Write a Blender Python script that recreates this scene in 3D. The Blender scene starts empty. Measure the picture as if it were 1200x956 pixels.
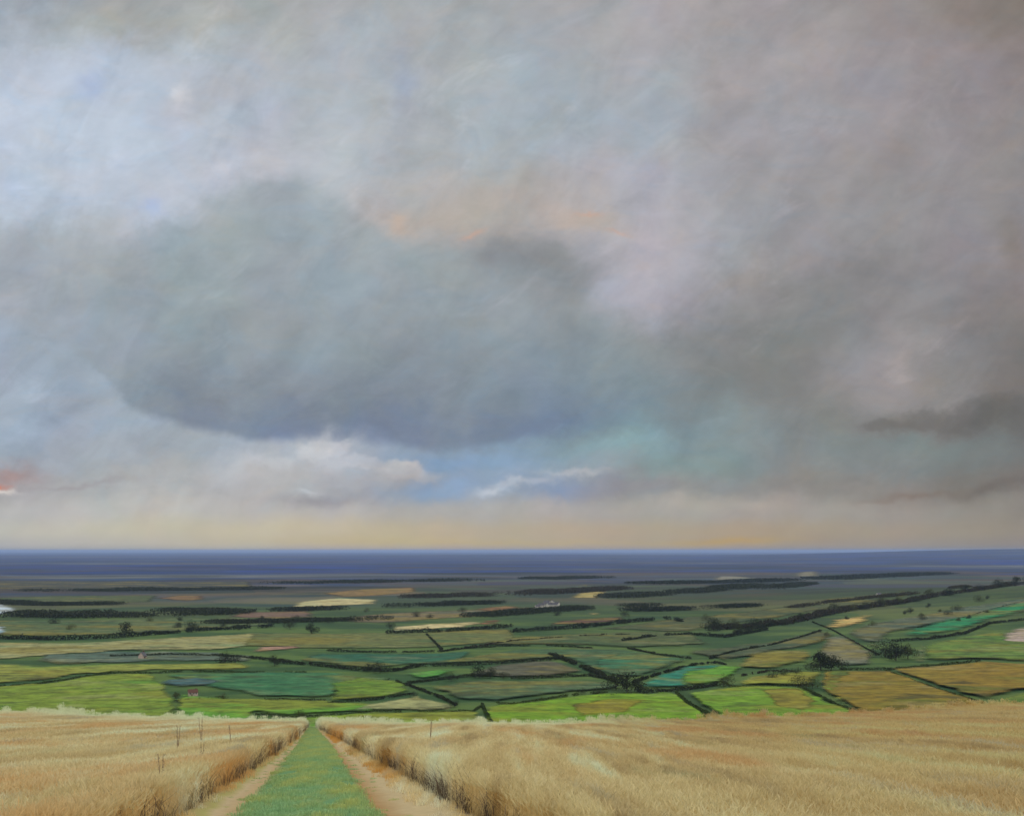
import bpy, bmesh, math, random
import numpy as np
from mathutils import Vector, noise as mnoise

random.seed(11)
rng = np.random.default_rng(11)
scene = bpy.context.scene
COL = scene.collection
F = 1287.0                      # focal length in pixels of a 1200 px wide frame
HX, HY = 600.0, 645.0           # where the level line of sight meets that frame
CAM_Z = 1.9
PLAIN = -98.0
R = math.radians

# ---------------------------------------------------------------- colour
def lin(c):
    c = c / 255.0
    return c / 12.92 if c <= 0.04045 else ((c + 0.055) / 1.055) ** 2.4
def L3(rgb): return tuple(lin(c) for c in rgb)
LIGHT = 1.15                    # what a surface of albedo 1 shows under this sky: sets base colours
def alb(rgb, k=1.0):
    return tuple(min(0.8, max(0.006, lin(c) / LIGHT * k)) for c in rgb) + (1.0,)

# ---------------------------------------------------------------- terrain
def sstep(a, b, x):
    t = np.clip((x - a) / (b - a), 0, 1)
    return t * t * (3 - 2 * t)
CREST = 104.0
def H(x, y):
    x = np.asarray(x, float); y = np.asarray(y, float)
    lat = np.where(x > 0, 3.9 * (1 - np.exp(-(x / 58.6) ** 2)), 2.2 * (1 - np.exp(-(x / 59.0) ** 2)))
    base = np.where(y > 0, -0.1453 * np.minimum(y, CREST), 1.744 * (1 - np.exp(np.minimum(y, 0) / 12)))
    hill = base + lat - 0.27 * np.maximum(y - CREST, 0)
    rise = 42 * sstep(150, 1400, x) * np.exp(-((y - 1900) / 800) ** 2)
    und = (2.4 * np.sin(x / 310 + 0.6) * np.sin(y / 420 + 1.0) + 1.4 * np.sin(x / 150 + y / 260)) * sstep(450, 900, y) * (1 - sstep(6000, 12000, y))
    far = 125 * sstep(1500, 7500, x) * np.exp(-((y - 15000) / 4000) ** 2)
    far = far + 30 * np.exp(-((y - 19000) / 3000) ** 2) * (0.5 + 0.5 * np.sin(x / 2100 + 1.3)) * (1 - sstep(1500, 7500, x))
    plain = PLAIN + rise + und + far
    k = 9.0
    m = np.maximum(hill, plain)
    return m + k * np.log1p(np.exp(-np.abs(hill - plain) / k)) * np.where(np.abs(hill - plain) < 60, 1, 0)

def h1(x, y): return float(H(x, y))

def at(px, py):
    """The point of the plain seen at a pixel of the photograph (the hill in front is skipped)."""
    u = (px - HX) / F; v = (HY - py) / F
    ys = np.geomspace(430, 60000, 2400)
    d = CAM_Z + v * ys - H(u * ys, ys)
    i = int(np.argmax(d < 0)) if (d < 0).any() else len(ys) - 1
    i = max(i, 1)
    a, b = ys[i - 1], ys[i]
    for _ in range(40):
        m = 0.5 * (a + b)
        if CAM_Z + v * m - h1(u * m, m) < 0: b = m
        else: a = m
    return (u * a, a)

# ---------------------------------------------------------------- node helpers
def albw(rgb): return alb(rgb, 1.9)
def albg(rgb): return alb(rgb, 2.7)
def albt(rgb): return alb(rgb, 1.25)
def new_mat(name):
    m = bpy.data.materials.new(name); m.use_nodes = True
    nt = m.node_tree
    for n in list(nt.nodes): nt.nodes.remove(n)
    return m, nt
class NB:
    def __init__(s, nt): s.nt = nt
    def n(s, t, **kw):
        nd = s.nt.nodes.new(t)
        for k, v in kw.items(): setattr(nd, k, v)
        return nd
    def set(s, sock, v):
        if hasattr(v, 'is_output'): s.nt.links.new(v, sock)
        else:
            if isinstance(v, (tuple, list)) and len(v) == 3 and sock.type == 'RGBA': v = tuple(v) + (1,)
            sock.default_value = v
    def m(s, op, a, b=None, c=None, clamp=False):
        nd = s.n('ShaderNodeMath', operation=op, use_clamp=clamp)
        s.set(nd.inputs[0], a)
        if b is not None: s.set(nd.inputs[1], b)
        if c is not None: s.set(nd.inputs[2], c)
        return nd.outputs[0]
    def mix(s, f, a, b, blend='MIX'):
        nd = s.n('ShaderNodeMix', data_type='RGBA', blend_type=blend)
        s.set(nd.inputs[0], f); s.set(nd.inputs[6], a); s.set(nd.inputs[7], b)
        return nd.outputs[2]
    def noise(s, vec, scale, detail=4, rough=0.55, dim='3D', col=False, dist=0.0):
        nd = s.n('ShaderNodeTexNoise', noise_dimensions=dim)
        s.set(nd.inputs['Vector'], vec); nd.inputs['Scale'].default_value = scale
        nd.inputs['Detail'].default_value = detail; nd.inputs['Roughness'].default_value = rough
        nd.inputs['Distortion'].default_value = dist
        return nd.outputs['Color' if col else 'Fac']
    def ramp(s, f, stops, interp='LINEAR'):
        nd = s.n('ShaderNodeValToRGB'); r = nd.color_ramp; r.interpolation = interp
        while len(r.elements) < len(stops): r.elements.new(0.5)
        for e, (p, c) in zip(r.elements, stops):
            e.position = p; e.color = tuple(c)[:3] + (1,)
        s.set(nd.inputs[0], f)
        return nd.outputs[0]
    def smooth(s, x, a, b, lo=0.0, hi=1.0):
        nd = s.n('ShaderNodeMapRange', interpolation_type='SMOOTHSTEP')
        s.set(nd.inputs[0], x); s.set(nd.inputs[1], a); s.set(nd.inputs[2], b)
        nd.inputs[3].default_value = lo; nd.inputs[4].default_value = hi
        return nd.outputs[0]
    def scale(s, vec, sx, sy, sz):
        nd = s.n('ShaderNodeVectorMath', operation='MULTIPLY')
        s.set(nd.inputs[0], vec); nd.inputs[1].default_value = (sx, sy, sz)
        return nd.outputs[0]
    def sep(s, vec):
        nd = s.n('ShaderNodeSeparateXYZ'); s.set(nd.inputs[0], vec); return nd.outputs
    def comb(s, x, y, z=0.0):
        nd = s.n('ShaderNodeCombineXYZ')
        for i, v in enumerate((x, y, z)): s.set(nd.inputs[i], v)
        return nd.outputs[0]
    def surf(s, color, rough=0.9, spec=0.15, normal=None, transl=0.0):
        p = s.n('ShaderNodeBsdfPrincipled')
        s.set(p.inputs['Base Color'], color); s.set(p.inputs['Roughness'], rough)
        p.inputs['Specular IOR Level'].default_value = spec
        if normal is not None: s.set(p.inputs['Normal'], normal)
        out = s.n('ShaderNodeOutputMaterial')
        sh = p.outputs[0]
        if transl > 0:
            t = s.n('ShaderNodeBsdfTranslucent'); s.set(t.inputs[0], color)
            mx = s.n('ShaderNodeMixShader'); mx.inputs[0].default_value = transl
            s.nt.links.new(sh, mx.inputs[1]); s.nt.links.new(t.outputs[0], mx.inputs[2]); sh = mx.outputs[0]
        s.nt.links.new(sh, out.inputs[0])
        return p
    def bump(s, h, strength=0.3, dist=0.1):
        nd = s.n('ShaderNodeBump'); s.set(nd.inputs['Height'], h)
        nd.inputs['Strength'].default_value = strength; nd.inputs['Distance'].default_value = dist
        return nd.outputs[0]
    def pos(s): return s.n('ShaderNodeNewGeometry').outputs['Position']

# ---------------------------------------------------------------- object helpers
def tag(o, label=None, cat=None, group=None, kind=None):
    if label: o['label'] = label
    if cat: o['category'] = cat
    if group: o['group'] = group
    if kind: o['kind'] = kind
    return o
def link_mesh(name, me, mat, parent=None):
    o = bpy.data.objects.new(name, me); COL.objects.link(o)
    if mat is not None and not me.materials: me.materials.append(mat)
    if parent is not None: o.parent = parent
    return o
def mesh_from(name, verts, faces):
    me = bpy.data.meshes.new(name)
    me.from_pydata([tuple(map(float, v)) for v in verts], [], [tuple(f) for f in faces]); me.update()
    return me
def empty(name, loc, rz=0.0):
    o = bpy.data.objects.new(name, None); COL.objects.link(o)
    o.location = loc; o.rotation_euler = (0, 0, rz); o.empty_display_size = 1
    return o
def copy_tree(root):
    c = root.copy(); COL.objects.link(c)
    for ch in list(root.children):
        d = ch.copy(); COL.objects.link(d); d.parent = c
        for g in list(ch.children):
            e = g.copy(); COL.objects.link(e); e.parent = d
    return c

# ================================================================ CAMERA
cam = bpy.data.cameras.new('camera'); cam_o = bpy.data.objects.new('camera', cam); COL.objects.link(cam_o)
cam.sensor_width = 36; cam.lens = 36 * F / 1200; cam.shift_y = (HY - 478) / 1200
cam.clip_start = 0.1; cam.clip_end = 250000
cam_o.location = (0, 0, CAM_Z); cam_o.rotation_euler = (R(90), 0, 0)
scene.camera = cam_o

# ================================================================ SKY
SUN_EL, SUN_AZ = R(42), R(12)      # azimuth clockwise from the view direction (+y)
w = bpy.data.worlds.new('World'); scene.world = w; w.use_nodes = True
nt = w.node_tree
for n in list(nt.nodes): nt.nodes.remove(n)
B = NB(nt)
gen = B.n('ShaderNodeTexCoord').outputs['Generated']
gx, gy, gz = B.sep(gen)[:3]
hor = B.m('SQRT', B.m('ADD', B.m('MULTIPLY', gx, gx), B.m('MULTIPLY', gy, gy)))
den = B.m('MAXIMUM', B.m('MAXIMUM', gy, B.m('MULTIPLY', hor, 0.30)), 0.02)
# bearing and height over the horizon, in tangent units (x 1287): X grows to the right, Y downwards
X0 = B.m('MULTIPLY_ADD', B.m('DIVIDE', gx, den), F, HX)
Y0 = B.m('MULTIPLY_ADD', B.m('DIVIDE', gz, den), -F, HY)
P0 = B.comb(X0, Y0, 0)
def warp(amp, scale, seedv, detail=5, sx=1.0, sy=1.0):
    nd = B.n('ShaderNodeVectorMath', operation='ADD'); B.set(nd.inputs[0], B.scale(P0, sx, sy, 1)); nd.inputs[1].default_value = seedv
    c = B.noise(nd.outputs[0], scale, detail, 0.6, col=True)
    a = B.sep(c)
    return (B.m('MULTIPLY', B.m('SUBTRACT', a[0], 0.5), amp), B.m('MULTIPLY', B.m('SUBTRACT', a[1], 0.5), amp))
wx1, wy1 = warp(150, 0.006, (31, 77, 5), 6)
wx2, wy2 = warp(60, 0.02, (131, 17, 9), 6, 0.8, 1.0)
# the warp dies away towards the horizon, where the cloud lies in level streaks
damp = B.smooth(Y0, 645, 480, 0.10, 1.0)
Xw = B.m('ADD', X0, B.m('ADD', wx1, wx2))
Yw = B.m('ADD', Y0, B.m('MULTIPLY', damp, B.m('ADD', wy1, wy2)))
Xw2 = B.m('ADD', X0, B.m('MULTIPLY', wx2, 0.9))
Yw2 = B.m('ADD', Y0, B.m('MULTIPLY', B.m('ADD', wy2, B.m('MULTIPLY', wy1, 0.15)), B.smooth(Y0, 645, 520, 0.2, 0.9)))

COLS = [0, 150, 300, 450, 600, 750, 900, 1050, 1200]
ROWS = [
 (-90, [(150,152,155),(150,150,148),(158,158,155),(156,158,158),(155,156,158),(150,147,145),(142,137,134),(134,127,122),(112,103,92)]),
 (10,  [(165,172,182),(163,166,166),(172,174,173),(168,172,173),(165,168,170),(160,157,155),(150,145,142),(140,133,128),(118,108,97)]),
 (80,  [(192,202,216),(184,194,208),(177,183,189),(172,178,183),(168,174,177),(162,162,162),(152,148,146),(146,140,138),(130,122,118)]),
 (160, [(197,208,224),(190,200,214),(182,188,198),(174,180,187),(168,177,184),(160,164,167),(150,148,146),(146,140,139),(132,126,122)]),
 (230, [(190,202,218),(184,192,206),(176,183,192),(172,175,177),(170,170,168),(166,165,169),(148,146,144),(142,137,135),(130,126,122)]),
 (290, [(168,174,182),(166,172,178),(162,170,176),(162,167,170),(158,159,160),(170,168,173),(147,147,147),(140,136,135),(134,128,128)]),
 (340, [(164,172,181),(162,168,175),(156,165,171),(150,160,166),(146,150,152),(160,159,164),(140,140,138),(132,130,128),(128,122,120)]),
 (400, [(161,171,184),(156,165,175),(150,160,168),(144,154,162),(136,148,155),(138,144,147),(127,129,128),(136,132,132),(118,114,112)]),
 (450, [(161,173,188),(158,170,183),(142,152,163),(132,144,154),(124,138,150),(122,136,142),(124,128,127),(142,138,138),(116,112,110)]),
 (490, [(161,173,188),(159,171,184),(150,162,176),(130,144,160),(118,134,152),(120,142,150),(128,134,134),(126,125,123),(104,103,102)]),
 (530, [(162,172,185),(161,169,178),(162,170,181),(140,156,176),(128,150,170),(128,152,154),(128,135,137),(122,129,129),(112,114,114)]),
 (565, [(166,166,169),(167,169,171),(169,169,171),(152,160,171),(136,152,174),(140,144,149),(134,133,131),(132,128,124),(118,112,110)]),
 (598, [(173,173,170),(175,173,169),(173,169,165),(167,163,157),(161,157,153),(158,150,144),(152,144,136),(144,136,126),(134,126,116)]),
 (622, [(181,179,167),(186,180,159),(188,178,150),(184,170,136),(178,160,130),(172,150,123),(164,143,112),(150,136,118),(140,128,112)]),
 (636, [(172,171,166),(180,174,160),(185,175,152),(182,168,136),(178,159,127),(170,149,122),(160,140,112),(146,133,120),(134,122,112)]),
 (646, [(168,166,158),(174,168,154),(180,170,148),(178,162,136),(176,156,128),(168,147,124),(148,137,128),(136,128,124),(122,116,114)]),
]
def grade(ry, k, c):
    r, g, b_ = c
    if ry >= 598:                         # the low glow is pale cream rather than orange
        m_ = (r + g + b_) / 3; q = .55 if ry < 620 else (.80 if k < 4 else .66)
        r, g, b_ = (m_ + (v - m_) * q + (9 if ry < 640 else 4) for v in (r, g, b_))
    if k >= 5 and ry <= 350: r, g, b_ = r * 1.05, g * 1.05, b_ * 1.08
    return (r, g, b_)
ROWS = [(ry, [grade(ry, k, c) for k, c in enumerate(cs)]) for ry, cs in ROWS]
fx = B.m('DIVIDE', B.m('ADD', Xw, 150), 1500, clamp=True)
acc = None; prevy = None
for (ry, cs) in ROWS:
    stops = [((x + 150) / 1500, L3(c)) for x, c in zip(COLS, cs)]
    rc = B.ramp(fx, stops, 'LINEAR')
    if acc is None: acc = rc
    else: acc = B.mix(B.smooth(Yw, prevy, ry), acc, rc)
    prevy = ry
sky = acc

def curve(x, pts):
    """a smooth function of the bearing, given by points"""
    nd = B.n('ShaderNodeFloatCurve'); c = nd.mapping.curves[0]
    pts = sorted(pts)
    norm = [((x_ + 150) / 1500, y_ / 700) for x_, y_ in pts]
    while len(c.points) < len(norm): c.points.new(0.5, 0.5)
    for p, (a, b) in zip(c.points, norm): p.location = (a, b); p.handle_type = 'AUTO'
    nd.mapping.update()
    B.set(nd.inputs[1], B.m('DIVIDE', B.m('ADD', x, 150), 1500, clamp=True))
    return B.m('MULTIPLY', nd.outputs[0], 700)
def blob(cx, cy, sx, sy, rot=0.0, amt=1.0, fine=True, hard=False):
    xx, yy = (Xw2, Yw2) if fine else (Xw, Yw)
    dx = B.m('SUBTRACT', xx, cx); dy = B.m('SUBTRACT', yy, cy)
    if rot:
        c, s_ = math.cos(R(rot)), math.sin(R(rot))
        dx, dy = (B.m('ADD', B.m('MULTIPLY', dx, c), B.m('MULTIPLY', dy, s_)), B.m('SUBTRACT', B.m('MULTIPLY', dy, c), B.m('MULTIPLY', dx, s_)))
    dx = B.m('DIVIDE', dx, sx); dy = B.m('DIVIDE', dy, sy)
    q = B.m('ADD', B.m('MULTIPLY', dx, dx), B.m('MULTIPLY', dy, dy))
    g = B.smooth(q, 1.7, 0.25) if hard else B.m('EXPONENT', B.m('MULTIPLY', q, -1.0))
    return B.m('MULTIPLY', g, amt)
def add(col, *a, **k):
    global sky
    sky = B.mix(blob(*a, **k), sky, L3(col))
# the big rain cloud: domed top, flat blue-grey base
ytop = curve(Xw2, [(-150, 300), (0, 292), (90, 280), (170, 262), (225, 232), (290, 212), (345, 212), (400, 232), (460, 268), (540, 285), (600, 272), (660, 285), (705, 330), (760, 400), (820, 430), (1000, 440), (1350, 440)])
ybot = curve(Xw2, [(-150, 380), (0, 390), (90, 420), (135, 462), (200, 496), (300, 516), (400, 518), (500, 526), (570, 522), (650, 506), (730, 480), (800, 462), (900, 455), (1000, 430), (1350, 420)])
t_in = B.smooth(B.m('SUBTRACT', Yw2, ytop), -6, 18)
Yb = B.m('ADD', B.m('MULTIPLY', Y0, 0.62), B.m('MULTIPLY', Yw2, 0.38))
b_in = B.smooth(B.m('SUBTRACT', Yb, ybot), 6, -10)
cmask = B.m('MULTIPLY', B.m('MULTIPLY', t_in, b_in), B.m('MULTIPLY', B.smooth(Xw2, 30, 230, 0.15, 0.95), B.smooth(Xw2, 860, 640)))
ccol = B.ramp(B.m('DIVIDE', B.m('SUBTRACT', Yw, 200), 340, clamp=True),
   [(0.0, L3((160,168,172))), (0.25, L3((155,165,170))), (0.5, L3((148,158,164))), (0.68, L3((138,148,156))), (0.82, L3((126,136,148))), (0.92, L3((110,124,148))), (1.0, L3((106,122,152)))])
ccol = B.mix(B.smooth(Xw, 480, 720, 0, 0.55), ccol, B.ramp(B.m('DIVIDE', B.m('SUBTRACT', Yw, 200), 340, clamp=True),
   [(0.2, L3((138,136,134))), (0.45, L3((138,142,144))), (0.7, L3((122,134,142))), (0.95, L3((104,122,148)))]))
sky = B.mix(B.m('MULTIPLY', cmask, 0.92), sky, ccol)
# its lit rim at upper left, and breaks of blue
add((204,206,214), 275, 197, 80, 17, -12, 0.75)
add((198,204,216), 180, 254, 64, 18, -22, 0.65)
add((188,190,196), 400, 208, 40, 24, 30, 0.4)
add((158,182,222), 100, 105, 20, 16, 0, 0.4)
add((162,182,220), 183, 243, 13, 10, 0, 0.5)
add((214,216,222), 216, 108, 10, 12, 10, 0.7)
add((152,166,190), 472, 92, 14, 34, 10, 0.55)
add((168,166,150), 130, 25, 60, 22, 0, 0.5)
add((152,166,180), 640, 110, 55, 60, 0, 0.5)
add((150,165,168), 760, 120, 40, 60, 10, 0.35)
# peach light in the break above the cloud
add((184,174,166), 590, 238, 120, 32, 8, 0.75)
add((188,172,158), 500, 255, 55, 18, 0, 0.6)
add((190,172,158), 690, 262, 56, 13, 14, 0.7)
add((202,164,142), 690, 253, 16, 4, 10, 0.55)
add((202,160,138), 728, 275, 12, 3, 8, 0.55)
add((204,166,146), 555, 270, 11, 4, -16, 0.6)
add((198,172,150), 470, 256, 14, 8, 0, 0.5)
# dark knuckle of cloud below it and lilac light to its right
add((132,131,129), 638, 308, 58, 34, 14, 0.75)
add((134,134,134), 590, 300, 32, 16, 0, 0.5)
add((180,177,184), 745, 318, 44, 42, -60, 0.7)
add((178,176,188), 715, 350, 20, 24, 10, 0.5)
add((142,141,140), 640, 358, 20, 26, 0, 0.35)
add((118,138,160), 660, 470, 70, 34, 0, 0.5)
add((108,126,156), 640, 500, 60, 16, -6, 0.5)
# grey veils on the right
add((122,121,118), 880, 420, 80, 46, 10, 0.75, fine=False)
add((128,126,123), 960, 350, 110, 36, -8, 0.6, fine=False)
add((150,146,146), 1050, 425, 75, 38, -10, 0.75)
add((160,156,156), 1075, 395, 34, 12, 15, 0.5)
add((98,95,93), 1140, 490, 80, 15, -8, 0.8)
add((104,100,98), 1050, 500, 40, 9, 0, 0.65)
add((122,114,110), 1190, 400, 40, 60, 0, 0.5)
add((106,104,102), 1032, 497, 15, 9, 0, 0.5, hard=True)
add((104,102,100), 1086, 489, 28, 14, 0, 0.55, hard=True)
add((102,99,97), 1155, 481, 46, 18, -8, 0.55, hard=True)
add((114,128,128), 1080, 522, 85, 12, 0, 0.6)
add((150,148,147), 860, 215, 30, 40, 0, 0.4)
add((150,145,144), 1120, 260, 55, 30, -40, 0.5)
add((118,112,98), 1190, 285, 16, 34, 0, 0.5)
add((170,167,171), 800, 270, 95, 20, -55, 0.5)
add((143,140,139), 905, 300, 100, 24, -62, 0.45)
add((160,155,157), 985, 210, 80, 16, -66, 0.4)
add((140,136,134), 1070, 170, 90, 20, -62, 0.4)
add((184,186,192), 330, 160, 80, 20, -38, 0.4)
add((164,166,168), 520, 150, 90, 24, -50, 0.35)
# turquoise gap, small lit cumulus and streaks near the horizon
add((132,164,174), 735, 525, 80, 17, -10, 0.75)
add((150,168,178), 680, 547, 60, 9, -6, 0.5)
add((130,158,190), 530, 543, 95, 14, 0, 0.9)
add((132,160,194), 505, 574, 60, 12, -5, 0.8)
add((190,193,198), 350, 544, 72, 20, -6, 0.85)
add((184,188,194), 270, 552, 60, 9, -4, 0.5)
add((196,198,204), 385, 530, 26, 12, 0, 0.7, hard=True)
add((204,205,208), 372, 538, 17, 10, 0, 0.6, hard=True)
add((198,200,206), 425, 546, 22, 8, 0, 0.5, hard=True)
add((200,201,204), 330, 548, 18, 8, 0, 0.5, hard=True)
add((172,170,172), 352, 560, 30, 7, 0, 0.55)
add((180,180,182), 330, 560, 70, 10, 0, 0.7)
add((182,184,190), 478, 556, 40, 10, 3, 0.85, hard=True)
add((166,160,162), 470, 566, 52, 8, -6, 0.55)
add((138,144,158), 400, 583, 70, 8, -3, 0.55)
add((188,192,198), 376, 515, 8, 18, 25, 0.5)
add((200,202,206), 362, 577, 16, 4, 0, 0.6)
add((192,198,206), 392, 548, 30, 12, 10, 0.45)
add((146,142,148), 380, 588, 60, 6, 0, 0.5)
add((200,198,198), 478, 547, 22, 4, 4, 0.5)
add((186,190,198), 612, 568, 40, 4, -8, 0.6)
add((196,202,212), 578, 578, 20, 5, -8, 0.8)
add((184,186,190), 670, 556, 38, 3.5, 0, 0.6)
add((118,144,176), 660, 575, 48, 9, -4, 0.75)
add((150,142,146), 720, 572, 60, 9, -6, 0.5)
add((172,164,156), 800, 590, 90, 9, 0, 0.6)
add((180,172,162), 885, 592, 30, 6, 0, 0.35)
add((160,152,146), 1010, 588, 34, 4, -6, 0.3)
add((122,108,100), 1070, 578, 60, 5, -6, 0.6)
add((104,96,94), 1170, 570, 50, 9, -12, 0.65)
add((168,138,134), 12, 552, 34, 11, 4, 0.75)
add((206,120,92), 1, 566, 9, 5, 8, 0.9)
add((226,220,214), 6, 573, 14, 4, 8, 0.85)
add((150,140,146), 90, 568, 60, 3, -3, 0.4)
add((190,170,120), 560, 636, 210, 4, 0, 0.45)
add((184,154,92), 850, 634, 70, 4.5, -2, 0.65)
add((192,178,136), 430, 632, 130, 6, 0, 0.5)
# brushed fine structure of the cloud: long soft streaks and small mottling
rot = B.n('ShaderNodeMapping'); B.set(rot.inputs[0], P0); rot.vector_type = 'TEXTURE'; rot.inputs['Rotation'].default_value = (0, 0, R(40)); rot.inputs['Scale'].default_value = (1, 2.2, 1)
s1 = B.noise(rot.outputs[0], 0.015, 6, 0.56, dist=1.0)
rot2 = B.n('ShaderNodeMapping'); B.set(rot2.inputs[0], P0); rot2.inputs['Rotation'].default_value = (0, 0, R(23)); rot2.inputs['Scale'].default_value = (0.7, 1.2, 1)
s2 = B.noise(rot2.outputs[0], 0.034, 7, 0.62, dist=0.9)
s3 = B.noise(rot2.outputs[0], 0.0085, 6, 0.62, dist=0.7)
fin = B.m('ADD', B.m('ADD', B.m('MULTIPLY', B.m('SUBTRACT', s1, 0.5), 0.46), B.m('MULTIPLY', B.m('SUBTRACT', s2, 0.5), 0.24)), B.m('MULTIPLY', B.m('SUBTRACT', s3, 0.5), 0.30))
fin = B.m('ADD', 1.0, B.m('MULTIPLY', fin, B.smooth(Y0, 645, 560, 0.25, 1.0)))
sky = B.mix(1.0, sky, B.comb(fin, fin, fin), 'MULTIPLY')
hue = B.noise(P0, 0.011, 5, 0.6, col=True)
sky = B.mix(0.06, sky, hue, 'OVERLAY')
warmf = B.noise(rot2.outputs[0], 0.016, 7, 0.65, dist=0.8)
sky = B.mix(B.m('MULTIPLY', B.smooth(warmf, 0.50, 0.66), B.smooth(Y0, 640, 560, 0.1, 0.75)), sky, B.mix(1.0, sky, (1.055, 1.0, 0.945), 'MULTIPLY'))
sky = B.mix(B.m('MULTIPLY', B.smooth(warmf, 0.50, 0.36), B.smooth(Y0, 640, 560, 0.1, 0.75)), sky, B.mix(1.0, sky, (0.94, 1.0, 1.045), 'MULTIPLY'))
# thin torn veils catching the light
rot3 = B.n('ShaderNodeMapping'); B.set(rot3.inputs[0], P0); rot3.vector_type = 'TEXTURE'; rot3.inputs['Rotation'].default_value = (0, 0, R(-32)); rot3.inputs['Scale'].default_value = (2.0, 0.85, 1)
veil = B.m('MULTIPLY', B.smooth(B.noise(rot3.outputs[0], 0.017, 7, 0.62, dist=0.6), 0.54, 0.72), B.smooth(B.noise(P0, 0.006, 3, 0.5), 0.42, 0.60))
sky = B.mix(B.m('MULTIPLY', veil, B.smooth(Y0, 620, 540, 0.0, 0.55)), sky, B.mix(1.0, sky, (1.34, 1.30, 1.33), 'MULTIPLY'))
gloom = B.smooth(B.noise(rot3.outputs[0], 0.0125, 8, 0.68, dist=0.8), 0.50, 0.34)
sky = B.mix(B.m('MULTIPLY', gloom, B.smooth(Y0, 620, 540, 0.0, 0.32)), sky, B.mix(1.0, sky, (0.84, 0.86, 0.87), 'MULTIPLY'))
# overhead and behind, the cloud sheet is thinner and brighter
ZEN = 1.30
zen = B.m('MAXIMUM', B.smooth(gz, 0.47, 0.80), B.m('MULTIPLY', B.smooth(gy, 0.55, -0.1), B.smooth(gz, 0.0, 0.25)))
zc = B.mix(B.noise(gen, 3.0, 5, 0.6), (ZEN * 0.72, ZEN * 0.76, ZEN * 0.82), (ZEN, ZEN * 1.0, ZEN * 0.98))
sky = B.mix(zen, sky, zc)
nis = B.n('ShaderNodeTexSky', sky_type='NISHITA'); nis.sun_disc = False
nis.sun_elevation = SUN_EL; nis.sun_rotation = SUN_AZ
bg1 = B.n('ShaderNodeBackground'); nt.links.new(nis.outputs[0], bg1.inputs[0]); bg1.inputs[1].default_value = 0.06
bg2 = B.n('ShaderNodeBackground'); nt.links.new(sky, bg2.inputs[0]); bg2.inputs[1].default_value = 1.0
mx = B.n('ShaderNodeMixShader'); mx.inputs[0].default_value = 0.95
nt.links.new(bg1.outputs[0], mx.inputs[1]); nt.links.new(bg2.outputs[0], mx.inputs[2])
wo = B.n('ShaderNodeOutputWorld'); nt.links.new(mx.outputs[0], wo.inputs[0])
w.cycles.sampling_method = 'MANUAL'; w.cycles.sample_map_resolution = 512

sun = bpy.data.lights.new('sun', 'SUN'); sun.energy = 1.0; sun.angle = R(11); sun.color = (1.0, 0.95, 0.86)
sun_o = bpy.data.objects.new('sun', sun); COL.objects.link(sun_o)
sd = Vector((math.sin(SUN_AZ) * math.cos(SUN_EL), math.cos(SUN_AZ) * math.cos(SUN_EL), math.sin(SUN_EL)))
sun_o.rotation_euler = sd.to_track_quat('Z', 'Y').to_euler(); sun_o.location = sd * 50 + Vector((0, 0, 20))

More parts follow.
